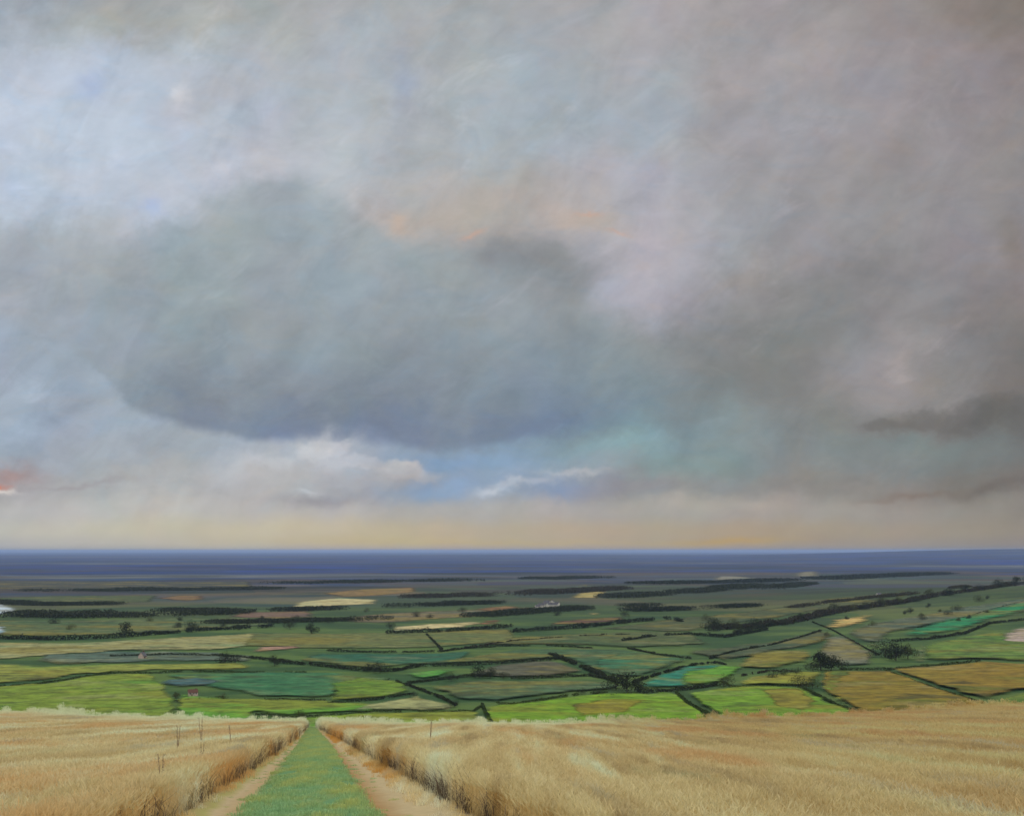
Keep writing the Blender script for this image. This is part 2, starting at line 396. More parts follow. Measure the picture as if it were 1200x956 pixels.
# ================================================================ MATERIALS
def mat_ground():
    m, nt_ = new_mat('ground'); b = NB(nt_); p = b.pos()
    x, y, z = b.sep(p)[:3]
    dn = b.noise(p, 0.004, 4, 0.6, col=True)
    nd = b.n('ShaderNodeVectorMath', operation='MULTIPLY_ADD'); b.set(nd.inputs[0], dn); nd.inputs[1].default_value = (90, 90, 0); b.set(nd.inputs[2], b.comb(x, y, 0))
    vo = b.n('ShaderNodeTexVoronoi', voronoi_dimensions='2D'); vo.inputs['Scale'].default_value = 1 / 300; nt_.links.new(nd.outputs[0], vo.inputs['Vector'])
    cell = b.sep(vo.outputs['Color'])[0]
    c = b.ramp(cell, [(0, alb((58,70,42))), (0.14, alb((84,92,48))), (0.28, alb((66,66,50))), (0.40, alb((52,62,44))), (0.52, alb((92,82,58))), (0.62, alb((60,78,48))), (0.72, alb((74,70,54))), (0.80, alb((112,100,70))), (0.86, alb((56,60,46))), (0.94, alb((76,88,52)))], 'CONSTANT')
    c = b.mix(b.smooth(b.noise(p, 0.0016, 6, 0.65), 0.48, 0.66), c, alb((38,54,34)))
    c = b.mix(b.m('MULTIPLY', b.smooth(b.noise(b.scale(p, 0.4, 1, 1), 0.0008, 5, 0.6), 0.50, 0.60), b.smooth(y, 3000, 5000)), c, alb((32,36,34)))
    far = b.ramp(b.m('ADD', b.m('MULTIPLY', b.noise(b.scale(p, 0.22, 1, 1), 0.0016, 5, 0.6), 0.4), b.m('MULTIPLY', b.noise(b.scale(p, 0.2, 1, 1), 0.00042, 5, 0.65), 0.6)), [(0.38, alb((16,28,66))), (0.44, alb((24,58,134))), (0.48, alb((38,48,66))), (0.52, alb((34,64,124))), (0.55, alb((62,72,88))), (0.62, alb((112,116,118)))])  # far band: the blue of distant haze painted into the ground colour, in streaks
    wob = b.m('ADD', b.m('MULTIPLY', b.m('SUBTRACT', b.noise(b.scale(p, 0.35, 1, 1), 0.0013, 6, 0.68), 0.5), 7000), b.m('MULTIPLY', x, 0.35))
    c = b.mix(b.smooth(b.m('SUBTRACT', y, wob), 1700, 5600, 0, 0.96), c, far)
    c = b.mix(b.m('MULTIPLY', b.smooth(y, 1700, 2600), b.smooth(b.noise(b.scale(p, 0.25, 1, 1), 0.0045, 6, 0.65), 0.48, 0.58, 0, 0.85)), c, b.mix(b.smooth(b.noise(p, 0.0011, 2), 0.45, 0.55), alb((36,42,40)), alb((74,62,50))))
    c = b.mix(b.m('MULTIPLY', b.smooth(y, 2700, 1000), 0.9), c, b.mix(b.smooth(b.noise(b.scale(p, 0.5, 1, 1), 0.012, 5, 0.65), 0.4, 0.6), alb((46,78,40)), alb((84,108,50))))
    c = b.mix(b.m('MULTIPLY', b.smooth(y, 250, 90), 1.0), c, alb((98,112,48)))
    soil = b.mix(b.noise(p, 1.2, 6, 0.7), alb((96,78,52)), alb((140,116,80)))
    c = b.mix(b.smooth(b.m('ADD', y, b.m('MULTIPLY', b.noise(p, 0.3, 3), 4)), 107, 104.5), c, soil)
    f = b.m('ADD', 0.75, b.m('MULTIPLY', b.noise(p, 0.03, 6, 0.7), 0.5))
    c = b.mix(1.0, c, b.comb(f, f, f), 'MULTIPLY')
    b.surf(c, 0.95, 0.1)
    return m
def mat_field():
    m, nt_ = new_mat('field_turf'); b = NB(nt_); p = b.pos()
    oc = b.n('ShaderNodeObjectInfo'); c = oc.outputs['Color']
    off = b.n('ShaderNodeVectorMath', operation='ADD'); b.set(off.inputs[0], p); b.set(off.inputs[1], b.comb(b.m('MULTIPLY', oc.outputs['Random'], 5000), 0, 0))
    n1 = b.noise(b.scale(off.outputs[0], 0.7, 1.2, 0), 0.010, 5, 0.62); n2 = b.noise(b.scale(p, 0.75, 1, 0), 0.085, 6, 0.72); n3 = b.noise(b.scale(off.outputs[0], 0.6, 1.0, 0), 0.018, 5, 0.65)
    och = b.mix(1.0, c, (1.30, 0.92, 0.72), 'MULTIPLY'); dk = b.mix(1.0, c, (0.50, 0.80, 0.85), 'MULTIPLY'); pale = b.mix(0.35, c, alb((150,146,104)))
    c = b.mix(b.smooth(n1, 0.49, 0.62, 0, 0.6), c, alb((124,112,40))); c = b.mix(b.smooth(n1, 0.48, 0.35, 0, 0.9), c, dk)
    c = b.mix(b.smooth(n3, 0.54, 0.66, 0, 0.8), c, pale); c = b.mix(b.smooth(n3, 0.45, 0.33, 0, 0.7), c, alb((54,60,38)))
    f = b.m('ADD', 0.50, b.m('MULTIPLY', b.smooth(n2, 0.28, 0.72), 0.95))
    c = b.mix(1.0, c, b.comb(f, f, f), 'MULTIPLY')
    pr = b.surf(c, 0.95, 0.1)
    # ragged margin: the crop thins out and the rough ground shows through
    ed = b.n('ShaderNodeAttribute', attribute_name='edge').outputs['Fac']
    ns = b.m('MULTIPLY', b.m('SUBTRACT', b.noise(b.scale(p, 0.4, 1, 0), 0.05, 5, 0.7), 0.5), 2.8)
    b.set(pr.inputs['Alpha'], b.smooth(b.m('ADD', ed, ns), 0.15, 1.15))
    return m
def mat_leaf(name, cols, transl=0.2):
    m, nt_ = new_mat(name); b = NB(nt_)
    oi = b.n('ShaderNodeObjectInfo'); g = b.n('ShaderNodeNewGeometry')
    f = b.m('ADD', b.m('MULTIPLY', g.outputs['Random Per Island'], 0.55), b.m('MULTIPLY', oi.outputs['Random'], 0.45))
    c = b.ramp(f, [(i / (len(cols) - 1), alb(k)) for i, k in enumerate(cols)])
    b.surf(c, 0.85, 0.15, transl=transl)
    return m
def mat_plain(name, c1, c2, sc=2.0, rough=0.85, vec=(1, 1, 1)):
    m, nt_ = new_mat(name); b = NB(nt_); p = b.pos()
    n = b.noise(b.scale(p, *vec), sc, 6, 0.65)
    b.surf(b.mix(b.smooth(n, 0.3, 0.7), alb(c1), alb(c2)), rough, 0.2, b.bump(n, 0.3, 0.03))
    return m
M = dict(
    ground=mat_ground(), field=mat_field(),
    hedge=mat_leaf('hedge_leaves', [(30,36,24), (46,54,32), (60,64,40)]),
    hedge_green=mat_leaf('green_hedge_leaves', [(46,60,26), (64,80,34), (82,92,44)]),
    hedge_brown=mat_leaf('brown_hedge_leaves', [(40,34,26), (58,52,36), (72,72,48)]),
    tree=mat_leaf('tree_leaves', [(28,34,22), (44,52,30), (62,66,40)]),
    tree_olive=mat_leaf('olive_tree_leaves', [(50,56,28), (74,80,38), (100,98,52)]),
    bark=mat_plain('bark', (52,44,36), (76,66,54), 3.0),
    wallw=mat_plain('limewash', (226,220,208), (206,198,182), 0.6),
    wallp=mat_plain('pale_stone', (215,190,174), (190,170,152), 0.6),
    tile=mat_plain('clay_tile', (112,76,62), (90,64,54), 1.0),
    slate=mat_plain('slate', (82,82,88), (104,102,104), 1.0),
    dark=mat_plain('dark_pane', (30,34,40), (44,48,52), 1.0, 0.25),
    wood=mat_plain('door_wood', (92,70,50), (70,54,40), 2.0),
)
def mat_water():
    m, nt_ = new_mat('water'); b = NB(nt_); p = b.pos()
    pr = b.surf(alb((40,58,72)), 0.3, 0.6, b.bump(b.noise(p, 0.15, 4, 0.6), 0.06, 0.3))
    return m
M['water'] = mat_water()

def mat_track():
    m, nt_ = new_mat('track'); b = NB(nt_); p = b.pos()
    at_ = b.n('ShaderNodeAttribute', attribute_name='across'); t = at_.outputs['Fac']
    tw = b.m('ADD', t, b.m('MULTIPLY', b.m('SUBTRACT', b.noise(p, 0.8, 5, 0.65), 0.5), 0.55))
    k = lambda v: (v + 3) / 6
    green = b.mix(b.smooth(b.noise(b.scale(p, 1.5, 0.25, 1), 0.9, 5, 0.6), 0.4, 0.65), albt((88,124,82)), albt((112,124,66)))
    c = b.ramp(b.m('DIVIDE', b.m('ADD', tw, 3), 6), [(k(-2.75), albt((120,100,70))), (k(-2.45), albt((150,134,92))), (k(-2.2), albt((146,140,84))), (k(-2.0), albt((166,148,114))), (k(-1.75), albt((162,140,102))),
        (k(0.95), albt((144,112,70))), (k(1.2), albt((152,128,90))), (k(1.5), albt((164,146,110))), (k(2.2), albt((166,150,112))), (k(2.7), albt((130,112,82)))])
    gm = b.m('MULTIPLY', b.smooth(tw, -1.72, -1.42), b.smooth(tw, 0.98, 0.72))
    c = b.mix(gm, c, green)
    n = b.noise(p, 5, 7, 0.7); f = b.m('ADD', 0.72, b.m('MULTIPLY', n, 0.56))
    c = b.mix(1.0, c, b.comb(f, f, f), 'MULTIPLY')
    b.surf(c, 0.95, 0.1, b.bump(n, 0.5, 0.04))
    return m
M['track'] = mat_track()

def mat_wheat():
    m, nt_ = new_mat('ripe_wheat'); b = NB(nt_); p = b.pos()
    x, y, z = b.sep(p)[:3]
    ear = b.n('ShaderNodeAttribute', attribute_name='ear').outputs['Fac']
    rnd = b.n('ShaderNodeNewGeometry').outputs['Random Per Island']
    # the crop's colour in patches: bleached, ochre, still greenish
    n1 = b.noise(b.scale(p, 1, 0.05, 0), 0.60, 5, 0.66); n2 = b.noise(b.scale(p, 1, 0.12, 0), 0.22, 4, 0.6); n3 = b.noise(b.scale(p, 1, 0.10, 0), 0.7, 3, 0.55)
    c = b.ramp(n1, [(0.36, albw((140,106,58))), (0.45, albw((172,146,98))), (0.54, albw((186,166,126))), (0.63, albw((206,194,166)))])
    c = b.mix(b.smooth(n2, 0.50, 0.62, 0, 0.85), c, albw((176,128,62)))
    c = b.mix(b.smooth(n3, 0.58, 0.74, 0, 0.6), c, albw((138,140,104)))
    c = b.mix(b.m('MULTIPLY', b.smooth(x, -2, 14), 1.0), c, b.mix(1.0, c, (0.80, 0.66, 0.34), 'MULTIPLY'))
    c = b.mix(b.smooth(b.noise(b.scale(p, 1, 0.05, 0), 0.9, 4, 0.65), 0.55, 0.68, 0, 0.7), c, albw((150,140,126)))
    c = b.mix(b.m('MULTIPLY', ear, 0.35), c, albw((214,196,156)))
    c = b.mix(b.m('MULTIPLY', b.smooth(y, 80, 102), b.smooth(x, 18, 2)), c, albw((212,196,160)))
    c = b.mix(1.0, c, (0.965, 1.0, 0.98), 'MULTIPLY')
    f = b.m('ADD', 0.88, b.m('MULTIPLY', rnd, 0.30))
    c = b.mix(1.0, c, b.comb(f, f, f), 'MULTIPLY')
    b.surf(c, 0.8, 0.15, transl=0.42)
    return m
M['wheat'] = mat_wheat()
def mat_grass():
    m, nt_ = new_mat('grass'); b = NB(nt_); p = b.pos()
    rnd = b.n('ShaderNodeNewGeometry').outputs['Random Per Island']
    at_ = b.sep(p)
    c = b.mix(b.smooth(b.noise(b.scale(p, 1.5, 0.25, 1), 0.9, 5, 0.6), 0.4, 0.65), albg((108,126,84)), albg((126,132,80)))
    c = b.mix(b.smooth(b.noise(p, 0.35, 3, 0.5), 0.52, 0.66, 0, 0.7), c, albg((98,128,94)))
    f = b.m('ADD', 0.85, b.m('MULTIPLY', rnd, 0.35)); c = b.mix(1.0, c, b.comb(f, f, f), 'MULTIPLY')
    b.surf(c, 0.8, 0.15, transl=0.2)
    return m
M['grass'] = mat_grass()

# ================================================================ GROUND
def build_ground():
    th = np.concatenate([np.linspace(-36, 36, 361), np.linspace(36, 324, 122)[1:-1]]) * math.pi / 180
    rr = np.concatenate([[0.4], np.geomspace(0.8, 90000, 470)])
    T, RR = np.meshgrid(th, rr)
    x = np.sin(T) * RR; y = np.cos(T) * RR; z = H(x, y)
    nt_, nr = len(th), len(rr)
    v = np.stack([x, y, z], -1).reshape(-1, 3)
    v = np.vstack([v, [[0, 0, h1(0, 0)]]])
    i = np.arange(nr - 1)[:, None] * nt_; j = np.arange(nt_)[None]
    jn = (j + 1) % nt_
    q = np.stack([i + j, i + jn, i + nt_ + jn, i + nt_ + j], -1).reshape(-1, 4)[:, ::-1]
    faces = [tuple(f) for f in q.tolist()] + [(len(v) - 1, (k + 1) % nt_, k)[::-1] for k in range(nt_)]
    me = mesh_from('ground', v.tolist(), faces)
    for p_ in me.polygons: p_.use_smooth = True
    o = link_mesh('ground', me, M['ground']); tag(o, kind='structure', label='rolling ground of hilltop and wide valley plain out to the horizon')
build_ground()

# ---- the farm track between the two blocks of wheat
def tx(y): return 0.15 - 0.1832 * y + 0.25 * np.sin(y / 31.0)
EDGE_L, EDGE_R = -2.6, 2.6
def tw(y): return np.clip(1.0 - (np.asarray(y, float) - 20.0) * 0.0098, 0.17, 1.16)     # the wheat closes in on the track downhill
def build_track():
    ts = np.linspace(-2.85, 2.85, 58); ys = np.concatenate([np.arange(-10, 40, 0.25), np.arange(40, 106.1, 0.5)])
    T, Y = np.meshgrid(ts, ys)
    X = tx(Y) + T * tw(Y)
    prof = np.interp(ts, [-2.85, -2.4, -2.0, -1.7, -1.3, -0.4, 0.5, 0.85, 1.1, 1.4, 2.0, 2.5, 2.85], [0.012, 0.09, 0.02, 0.03, 0.10, 0.13, 0.11, 0.05, 0.02, 0.05, 0.09, 0.08, 0.012])
    Z = H(X, Y) + prof[None] + 0.004
    v = np.stack([X, Y, Z], -1).reshape(-1, 3)
    n = len(ts); f = []
    for a in range(len(ys) - 1):
        for c in range(n - 1):
            f.append((a * n + c, a * n + c + 1, (a + 1) * n + c + 1, (a + 1) * n + c))
    me = mesh_from('track', v.tolist(), f)
    for p_ in me.polygons: p_.use_smooth = True
    at_ = me.attributes.new('across', 'FLOAT', 'POINT'); at_.data.foreach_set('value', T.ravel().astype(np.float32))
    o = link_mesh('track', me, M['track']); tag(o, kind='structure', label='farm track with two bare wheel ruts running down through the wheat')
build_track()

# ================================================================ WHEAT and GRASS (uncountable: instanced tufts)
def quadstrip(V, Fc, E, pts, wdt, ang, ear):
    ca, sa = math.cos(ang), math.sin(ang); b0 = len(V)
    for (p, w_) in zip(pts, wdt):
        V.append((p[0] - ca * w_, p[1] - sa * w_, p[2])); V.append((p[0] + ca * w_, p[1] + sa * w_, p[2])); E += [ear, ear]
    for k in range(len(pts) - 1):
        a = b0 + 2 * k; Fc.append((a, a + 1, a + 3, a + 2))
def wheat_tile(name, size, n, thick, hgt=0.70):
    V, Fc, E = [], [], []
    for _ in range(n):
        x, y = random.uniform(-size / 2, size / 2), random.uniform(-size / 2, size / 2)
        h = random.gauss(hgt, hgt * 0.07); a = random.uniform(0, 6.28); ln = abs(random.gauss(0, 0.07)); la = random.uniform(0, 6.28)
        dx, dy = math.cos(la) * ln, math.sin(la) * ln
        s0, s1, s2 = (x, y, -0.05), (x + dx * .35, y + dy * .35, h * .5), (x + dx, y + dy, h * .88)
        quadstrip(V, Fc, E, [s0, s1, s2], [.0028 * thick, .0024 * thick, .002 * thick], a, 0.0)
        el = random.uniform(.075, .11); nod = random.uniform(0, .07)
        e1 = (s2[0] + dx * .3 + math.cos(la) * nod * .4, s2[1] + dy * .3 + math.sin(la) * nod * .4, s2[2] + el * .5)
        e2 = (s2[0] + dx * .6 + math.cos(la) * nod, s2[1] + dy * .6 + math.sin(la) * nod, s2[2] + el * (1 - nod * 3))
        for k in (0, 1.57):
            quadstrip(V, Fc, E, [s2, e1, e2], [.003 * thick, .0075 * thick, .0015 * thick], a + k, 1.0)
        for _l in range(2):
            a2 = random.uniform(0, 6.28); z0 = h * random.uniform(.2, .65); ll = random.uniform(.1, .2); c2, d2 = math.cos(a2), math.sin(a2)
            quadstrip(V, Fc, E, [(x, y, z0), (x + c2 * ll * .6, y + d2 * ll * .6, z0 + ll * .5), (x + c2 * ll, y + d2 * ll, z0 + ll * .1)],
                      [.004 * thick, .005 * thick, .001 * thick], a2 + 1.57, 0.15)
    me = mesh_from(name, V, Fc)
    at_ = me.attributes.new('ear', 'FLOAT', 'POINT'); at_.data.foreach_set('value', np.array(E, np.float32))
    me.materials.append(M['wheat'])
    return bpy.data.objects.new(name, me)
def grass_tile(name, size, n, hgt, mat):
    V, Fc, E = [], [], []
    for _ in range(n):
        r = random.random() ** .5 * size / 2; t = random.uniform(0, 6.28); x, y = r * math.cos(t), r * math.sin(t)
        h = hgt * random.uniform(.5, 1.2); la = random.uniform(0, 6.28); ln = h * random.uniform(.2, .8)
        quadstrip(V, Fc, E, [(x, y, -.02), (x + math.cos(la) * ln * .4, y + math.sin(la) * ln * .4, h * .7), (x + math.cos(la) * ln, y + math.sin(la) * ln, h)], [.005, .004, .001], random.uniform(0, 6.28), 0.0)
    me = mesh_from(name, V, Fc)
    at_ = me.attributes.new('ear', 'FLOAT', 'POINT'); at_.data.foreach_set('value', np.array(E, np.float32))
    me.materials.append(mat)
    return bpy.data.objects.new(name, me)
def scatter(name, pts, rots, scl, idx, coll, label, cat):
    me = bpy.data.meshes.new(name); me.vertices.add(len(pts)); me.vertices.foreach_set('co', np.asarray(pts, np.float32).ravel())
    for nm, ty, d in (('rot', 'FLOAT_VECTOR', rots), ('scl', 'FLOAT_VECTOR', scl)):
        a = me.attributes.new(nm, ty, 'POINT'); a.data.foreach_set('vector', np.asarray(d, np.float32).ravel())
    a = me.attributes.new('pick', 'INT', 'POINT'); a.data.foreach_set('value', np.asarray(idx, np.int32))
    o = bpy.data.objects.new(name, me); COL.objects.link(o)
    ng = bpy.data.node_groups.new(name + '_scatter', 'GeometryNodeTree')
    ng.interface.new_socket('Geometry', in_out='INPUT', socket_type='NodeSocketGeometry'); ng.interface.new_socket('Geometry', in_out='OUTPUT', socket_type='NodeSocketGeometry')
    gi, go = ng.nodes.new('NodeGroupInput'), ng.nodes.new('NodeGroupOutput')
    ci = ng.nodes.new('GeometryNodeCollectionInfo'); ci.inputs['Collection'].default_value = coll; ci.inputs['Separate Children'].default_value = True; ci.inputs['Reset Children'].default_value = True
    ip = ng.nodes.new('GeometryNodeInstanceOnPoints'); ip.inputs['Pick Instance'].default_value = True
    def nattr(nm, ty):
        n = ng.nodes.new('GeometryNodeInputNamedAttribute'); n.data_type = ty; n.inputs[0].default_value = nm
        return n.outputs['Attribute']
    lk = ng.links.new
    lk(gi.outputs[0], ip.inputs['Points']); lk(ci.outputs[0], ip.inputs['Instance'])
    lk(nattr('pick', 'INT'), ip.inputs['Instance Index']); lk(nattr('rot', 'FLOAT_VECTOR'), ip.inputs['Rotation']); lk(nattr('scl', 'FLOAT_VECTOR'), ip.inputs['Scale'])
    lk(ip.outputs[0], go.inputs[0])
    md = o.modifiers.new('scatter', 'NODES'); md.node_group = ng
    tag(o, label, cat, kind='stuff')
    return o
wheat_coll = bpy.data.collections.new('wheat_tufts')
for k in range(6): wheat_coll.objects.link(wheat_tile('wheat_a%d' % k, 0.5, 84, 0.85))
for k in range(5): wheat_coll.objects.link(wheat_tile('wheat_b%d' % k, 0.62, 60, 1.5))
grass_coll = bpy.data.collections.new('grass_tufts')
for k in range(5): grass_coll.objects.link(grass_tile('grass_a%d' % k, 0.4, 90, 0.06, M['grass']))
straw_coll = bpy.data.collections.new('straw_tufts')
for k in range(4): straw_coll.objects.link(grass_tile('straw_a%d' % k, 0.35, 26, 0.10, M['wheat']))

def wheat_side(side):
    P_, Rt, S_, I_ = [], [], [], []
    y = 2.5
    while y < 102.5:
        near = y < 34
        st = 0.33 if near else 0.44
        half = 0.62 * y + 4.5
        if side < 0: xs = (tx(y) + EDGE_L * tw(y)) - 0.12 - np.arange(0, max(0.1, tx(y) + EDGE_L * tw(y) + half), st)
        else: xs = (tx(y) + EDGE_R * tw(y)) + 0.12 + np.arange(0, max(0.1, half - tx(y) - EDGE_R * tw(y)), st)
        e0 = tx(y) + (EDGE_L if side < 0 else EDGE_R) * tw(y) + side * .12
        xs = np.concatenate([xs, [e0 + side * .1, e0 + side * .22, e0 + side * .36]])
        for x in xs:
            jx, jy = random.uniform(-.4, .4) * st, random.uniform(-.5, .5) * st
            edge = abs(x - (tx(y) + (EDGE_L if side < 0 else EDGE_R) * tw(y))) < 0.3
            px, py = x + (abs(jx) * side if edge else jx), y + jy
            n = mnoise.noise((px * .35, py * .16, 3)); n2 = mnoise.noise((px * .9, py * .5, 9)); n3 = mnoise.noise((px * .13, py * .07, 21))
            s = 1.0 + .16 * n + .12 * n2 + .10 * n3
            if y > 88: s *= 1.0 + (max(0, mnoise.noise((px * .16, 4.2, 1)) + .05) * .75 + max(0, mnoise.noise((px * .7, 8.2, 1))) * .5) * (y - 88) / 14.5
            if y > 95: s *= random.uniform(.58, 1.0) if random.random() < .88 else random.uniform(1.0, 1.45)
            lx, ly = .10 * n + .08 * n2, .12 * n3 + .06
            if edge: s *= 1.06
            P_.append((px, py, h1(px, py))); Rt.append((-ly, lx, random.uniform(0, 6.28))); S_.append((1.0, 1.0, max(.6, s)))
            I_.append(random.randrange(6) if near else 6 + random.randrange(5))
        y += st
    side_w = 'left' if side < 0 else 'right'
    lab = 'pale ripe wheat on the left side of the farm track' if side < 0 else 'ochre ripe wheat on the right side of the farm track'
    return scatter('wheat', P_, Rt, S_, I_, wheat_coll, lab, 'wheat')
wheat_side(-1); wheat_side(1)

def strip(name, spans, y0, y1, dens, coll, nk, label, cat, smin, smax, zprof):
    P_, Rt, S_, I_ = [], [], [], []
    for (a, b_) in spans:
        for _ in range(int((b_ - a) * (y1 - y0) * dens)):
            y = random.uniform(y0, y1); t = random.uniform(a, b_)
            if mnoise.noise((t * 1.3, y * .5, 2)) < -.28: continue
            x = float(tx(y)) + t * float(tw(y))
            P_.append((x, y, h1(x, y) + float(np.interp(t, *zprof)))); s = random.uniform(smin, smax)
            Rt.append((0, 0, random.uniform(0, 6.28))); S_.append((s, s, s * random.uniform(.7, 1.3))); I_.append(random.randrange(nk))
    return scatter(name, P_, Rt, S_, I_, coll, label, cat)
ZP = ([-2.85, -2.4, -2.0, -1.7, -1.3, -0.4, 0.5, 0.85, 1.1, 1.4, 2.0, 2.5, 2.85], [0.012, 0.09, 0.02, 0.03, 0.10, 0.13, 0.11, 0.05, 0.02, 0.05, 0.09, 0.08, 0.012])
strip('grass', [(-1.5, .75)], 0, 104, 13, grass_coll, 5, 'short green grass growing down the middle of the track', 'grass', .8, 1.3, ZP)
strip('grass', [(-2.1, -1.5), (.75, 1.5)], 0, 100, 1.8, grass_coll, 5, 'sparse green weeds creeping into the bare wheel ruts', 'grass', .3, .75, ZP)
strip('straw', [(-2.75, -2.3), (1.7, 2.75)], 0, 103, 12, straw_coll, 4, 'short dry straw along both verges of the track', 'straw', .7, 1.4, ZP)

M['weed'] = mat_plain('wheat_foot_shade', (84,72,62), (128,112,94), 1.5)  # dark tufts added as the shade at the foot of the wheat walls
shade_weed_coll = bpy.data.collections.new('shade_weed_tufts')
for k in range(5): shade_weed_coll.objects.link(grass_tile('shade_weed_a%d' % k, 0.45, 34, 0.42, M['weed']))
strip('weeds', [(-3.05, -2.55), (2.5, 3.2)], 0, 100, 9, shade_weed_coll, 5, 'grey-brown weeds added as shade along the foot of the wheat beside the track', 'weeds', .7, 1.35, ZP)
# tall dead docks standing in the wheat
def make_dock():
    root = empty('dock_plant', (0, 0, 0)); V, Fc = [], []
    for k in range(2):
        a = 1.57 * k + .4; tube(V, Fc, (0, 0, -.05), (.03 * math.cos(a), .03 * math.sin(a), .75), .014, .011, 6)
        tube(V, Fc, (.03 * math.cos(a), .03 * math.sin(a), .75), (.08 * math.cos(a), .08 * math.sin(a), 1.35), .011, .005, 6)
    link_mesh('stem', mesh_from('stem', V, Fc), M['dock'], root)
    C_, S_ = [], []
    for k in range(2):
        a = 1.57 * k + .4
        for _ in range(46):
            q = random.uniform(.7, 1.36); r = .03 + .05 * max(0, q - .75) / .4
            C_.append((r * math.cos(a) + random.gauss(0, .016), r * math.sin(a) + random.gauss(0, .016), q)); S_.append(random.uniform(.018, .034))
    V, Fc = [], []; clump_quads(C_, S_, V, Fc); link_mesh('seed_head', mesh_from('seed_head', V, Fc), M['dock'], root)
    return root

# ================================================================ FIELDS
_fi = 0
def resample(pts, step_px):
    out = []
    n = len(pts)
    for k in range(n):
        (x0, y0), (x1, y1) = pts[k], pts[(k + 1) % n]
        m = max(1, int(math.hypot(x1 - x0, (y1 - y0) * 3) / step_px))
        for j in range(m): out.append((x0 + (x1 - x0) * j / m, y0 + (y1 - y0) * j / m))
    return out
def drape(name, pts, mat, lift, jit=0.8):
    pl = []
    for (x, y) in resample(pts, 14):
        sy = min(1.0, max(.15, (y - 645) / 160))
        pl.append(at(x + random.uniform(-3, 3) * jit, max(649, min(860, y + random.uniform(-1, 1) * jit * sy))))
    bm = bmesh.new()
    vs = [bm.verts.new((a, b_, 0)) for a, b_ in pl]
    try: bm.faces.new(vs)
    except ValueError: pass
    bmesh.ops.triangulate(bm, faces=bm.faces[:])
    xs = [p[0] for p in pl]; ys = [p[1] for p in pl]
    D = sum(ys) / len(ys)
    step = max(8, 0.011 * D)
    for lo, hi, no in ((min(xs), max(xs), (1, 0, 0)), (min(ys), max(ys), (0, 1, 0))):
        k = lo + step
        while k < hi:
            bmesh.ops.bisect_plane(bm, geom=bm.verts[:] + bm.edges[:] + bm.faces[:], plane_co=Vector(no) * k, plane_no=no); k += step
    for v in bm.verts: v.co.z = h1(v.co.x, v.co.y) + lift
    bm.normal_update()
    for f in bm.faces:
        if f.normal.z < 0: f.normal_flip()
    # how far each point lies inside the field's margin
    A = np.array(pl); Bq = np.roll(A, -1, 0); sc_ = np.array([2.0, 1.0]); A = A * sc_; Bq = Bq * sc_; AB = Bq - A; LL = (AB ** 2).sum(1) + 1e-9
    P = np.array([(v.co.x, v.co.y) for v in bm.verts]) * sc_
    ed = np.full(len(P), 1e9)
    for a_, ab, ll in zip(A, AB, LL):
        t = np.clip(((P - a_) @ ab) / ll, 0, 1)[:, None]; ed = np.minimum(ed, np.hypot(*(P - a_ - t * ab).T))
    bm.verts.index_update()
    me = bpy.data.meshes.new(name); bm.to_mesh(me); bm.free()
    at_ = me.attributes.new('edge', 'FLOAT', 'POINT'); at_.data.foreach_set('value', np.clip(ed / ((0.013 if D < 900 else 0.016 if D < 1400 else 0.017) * D), 0, 4).astype(np.float32))
    return link_mesh(name, me, mat)
def field(col, pts, label):
    global _fi
    o = drape('field', pts, M['field'], 0.25 + 0.03 * _fi); _fi += 1
    o.color = alb(col); tag(o, label, 'field', kind='structure')
    return o
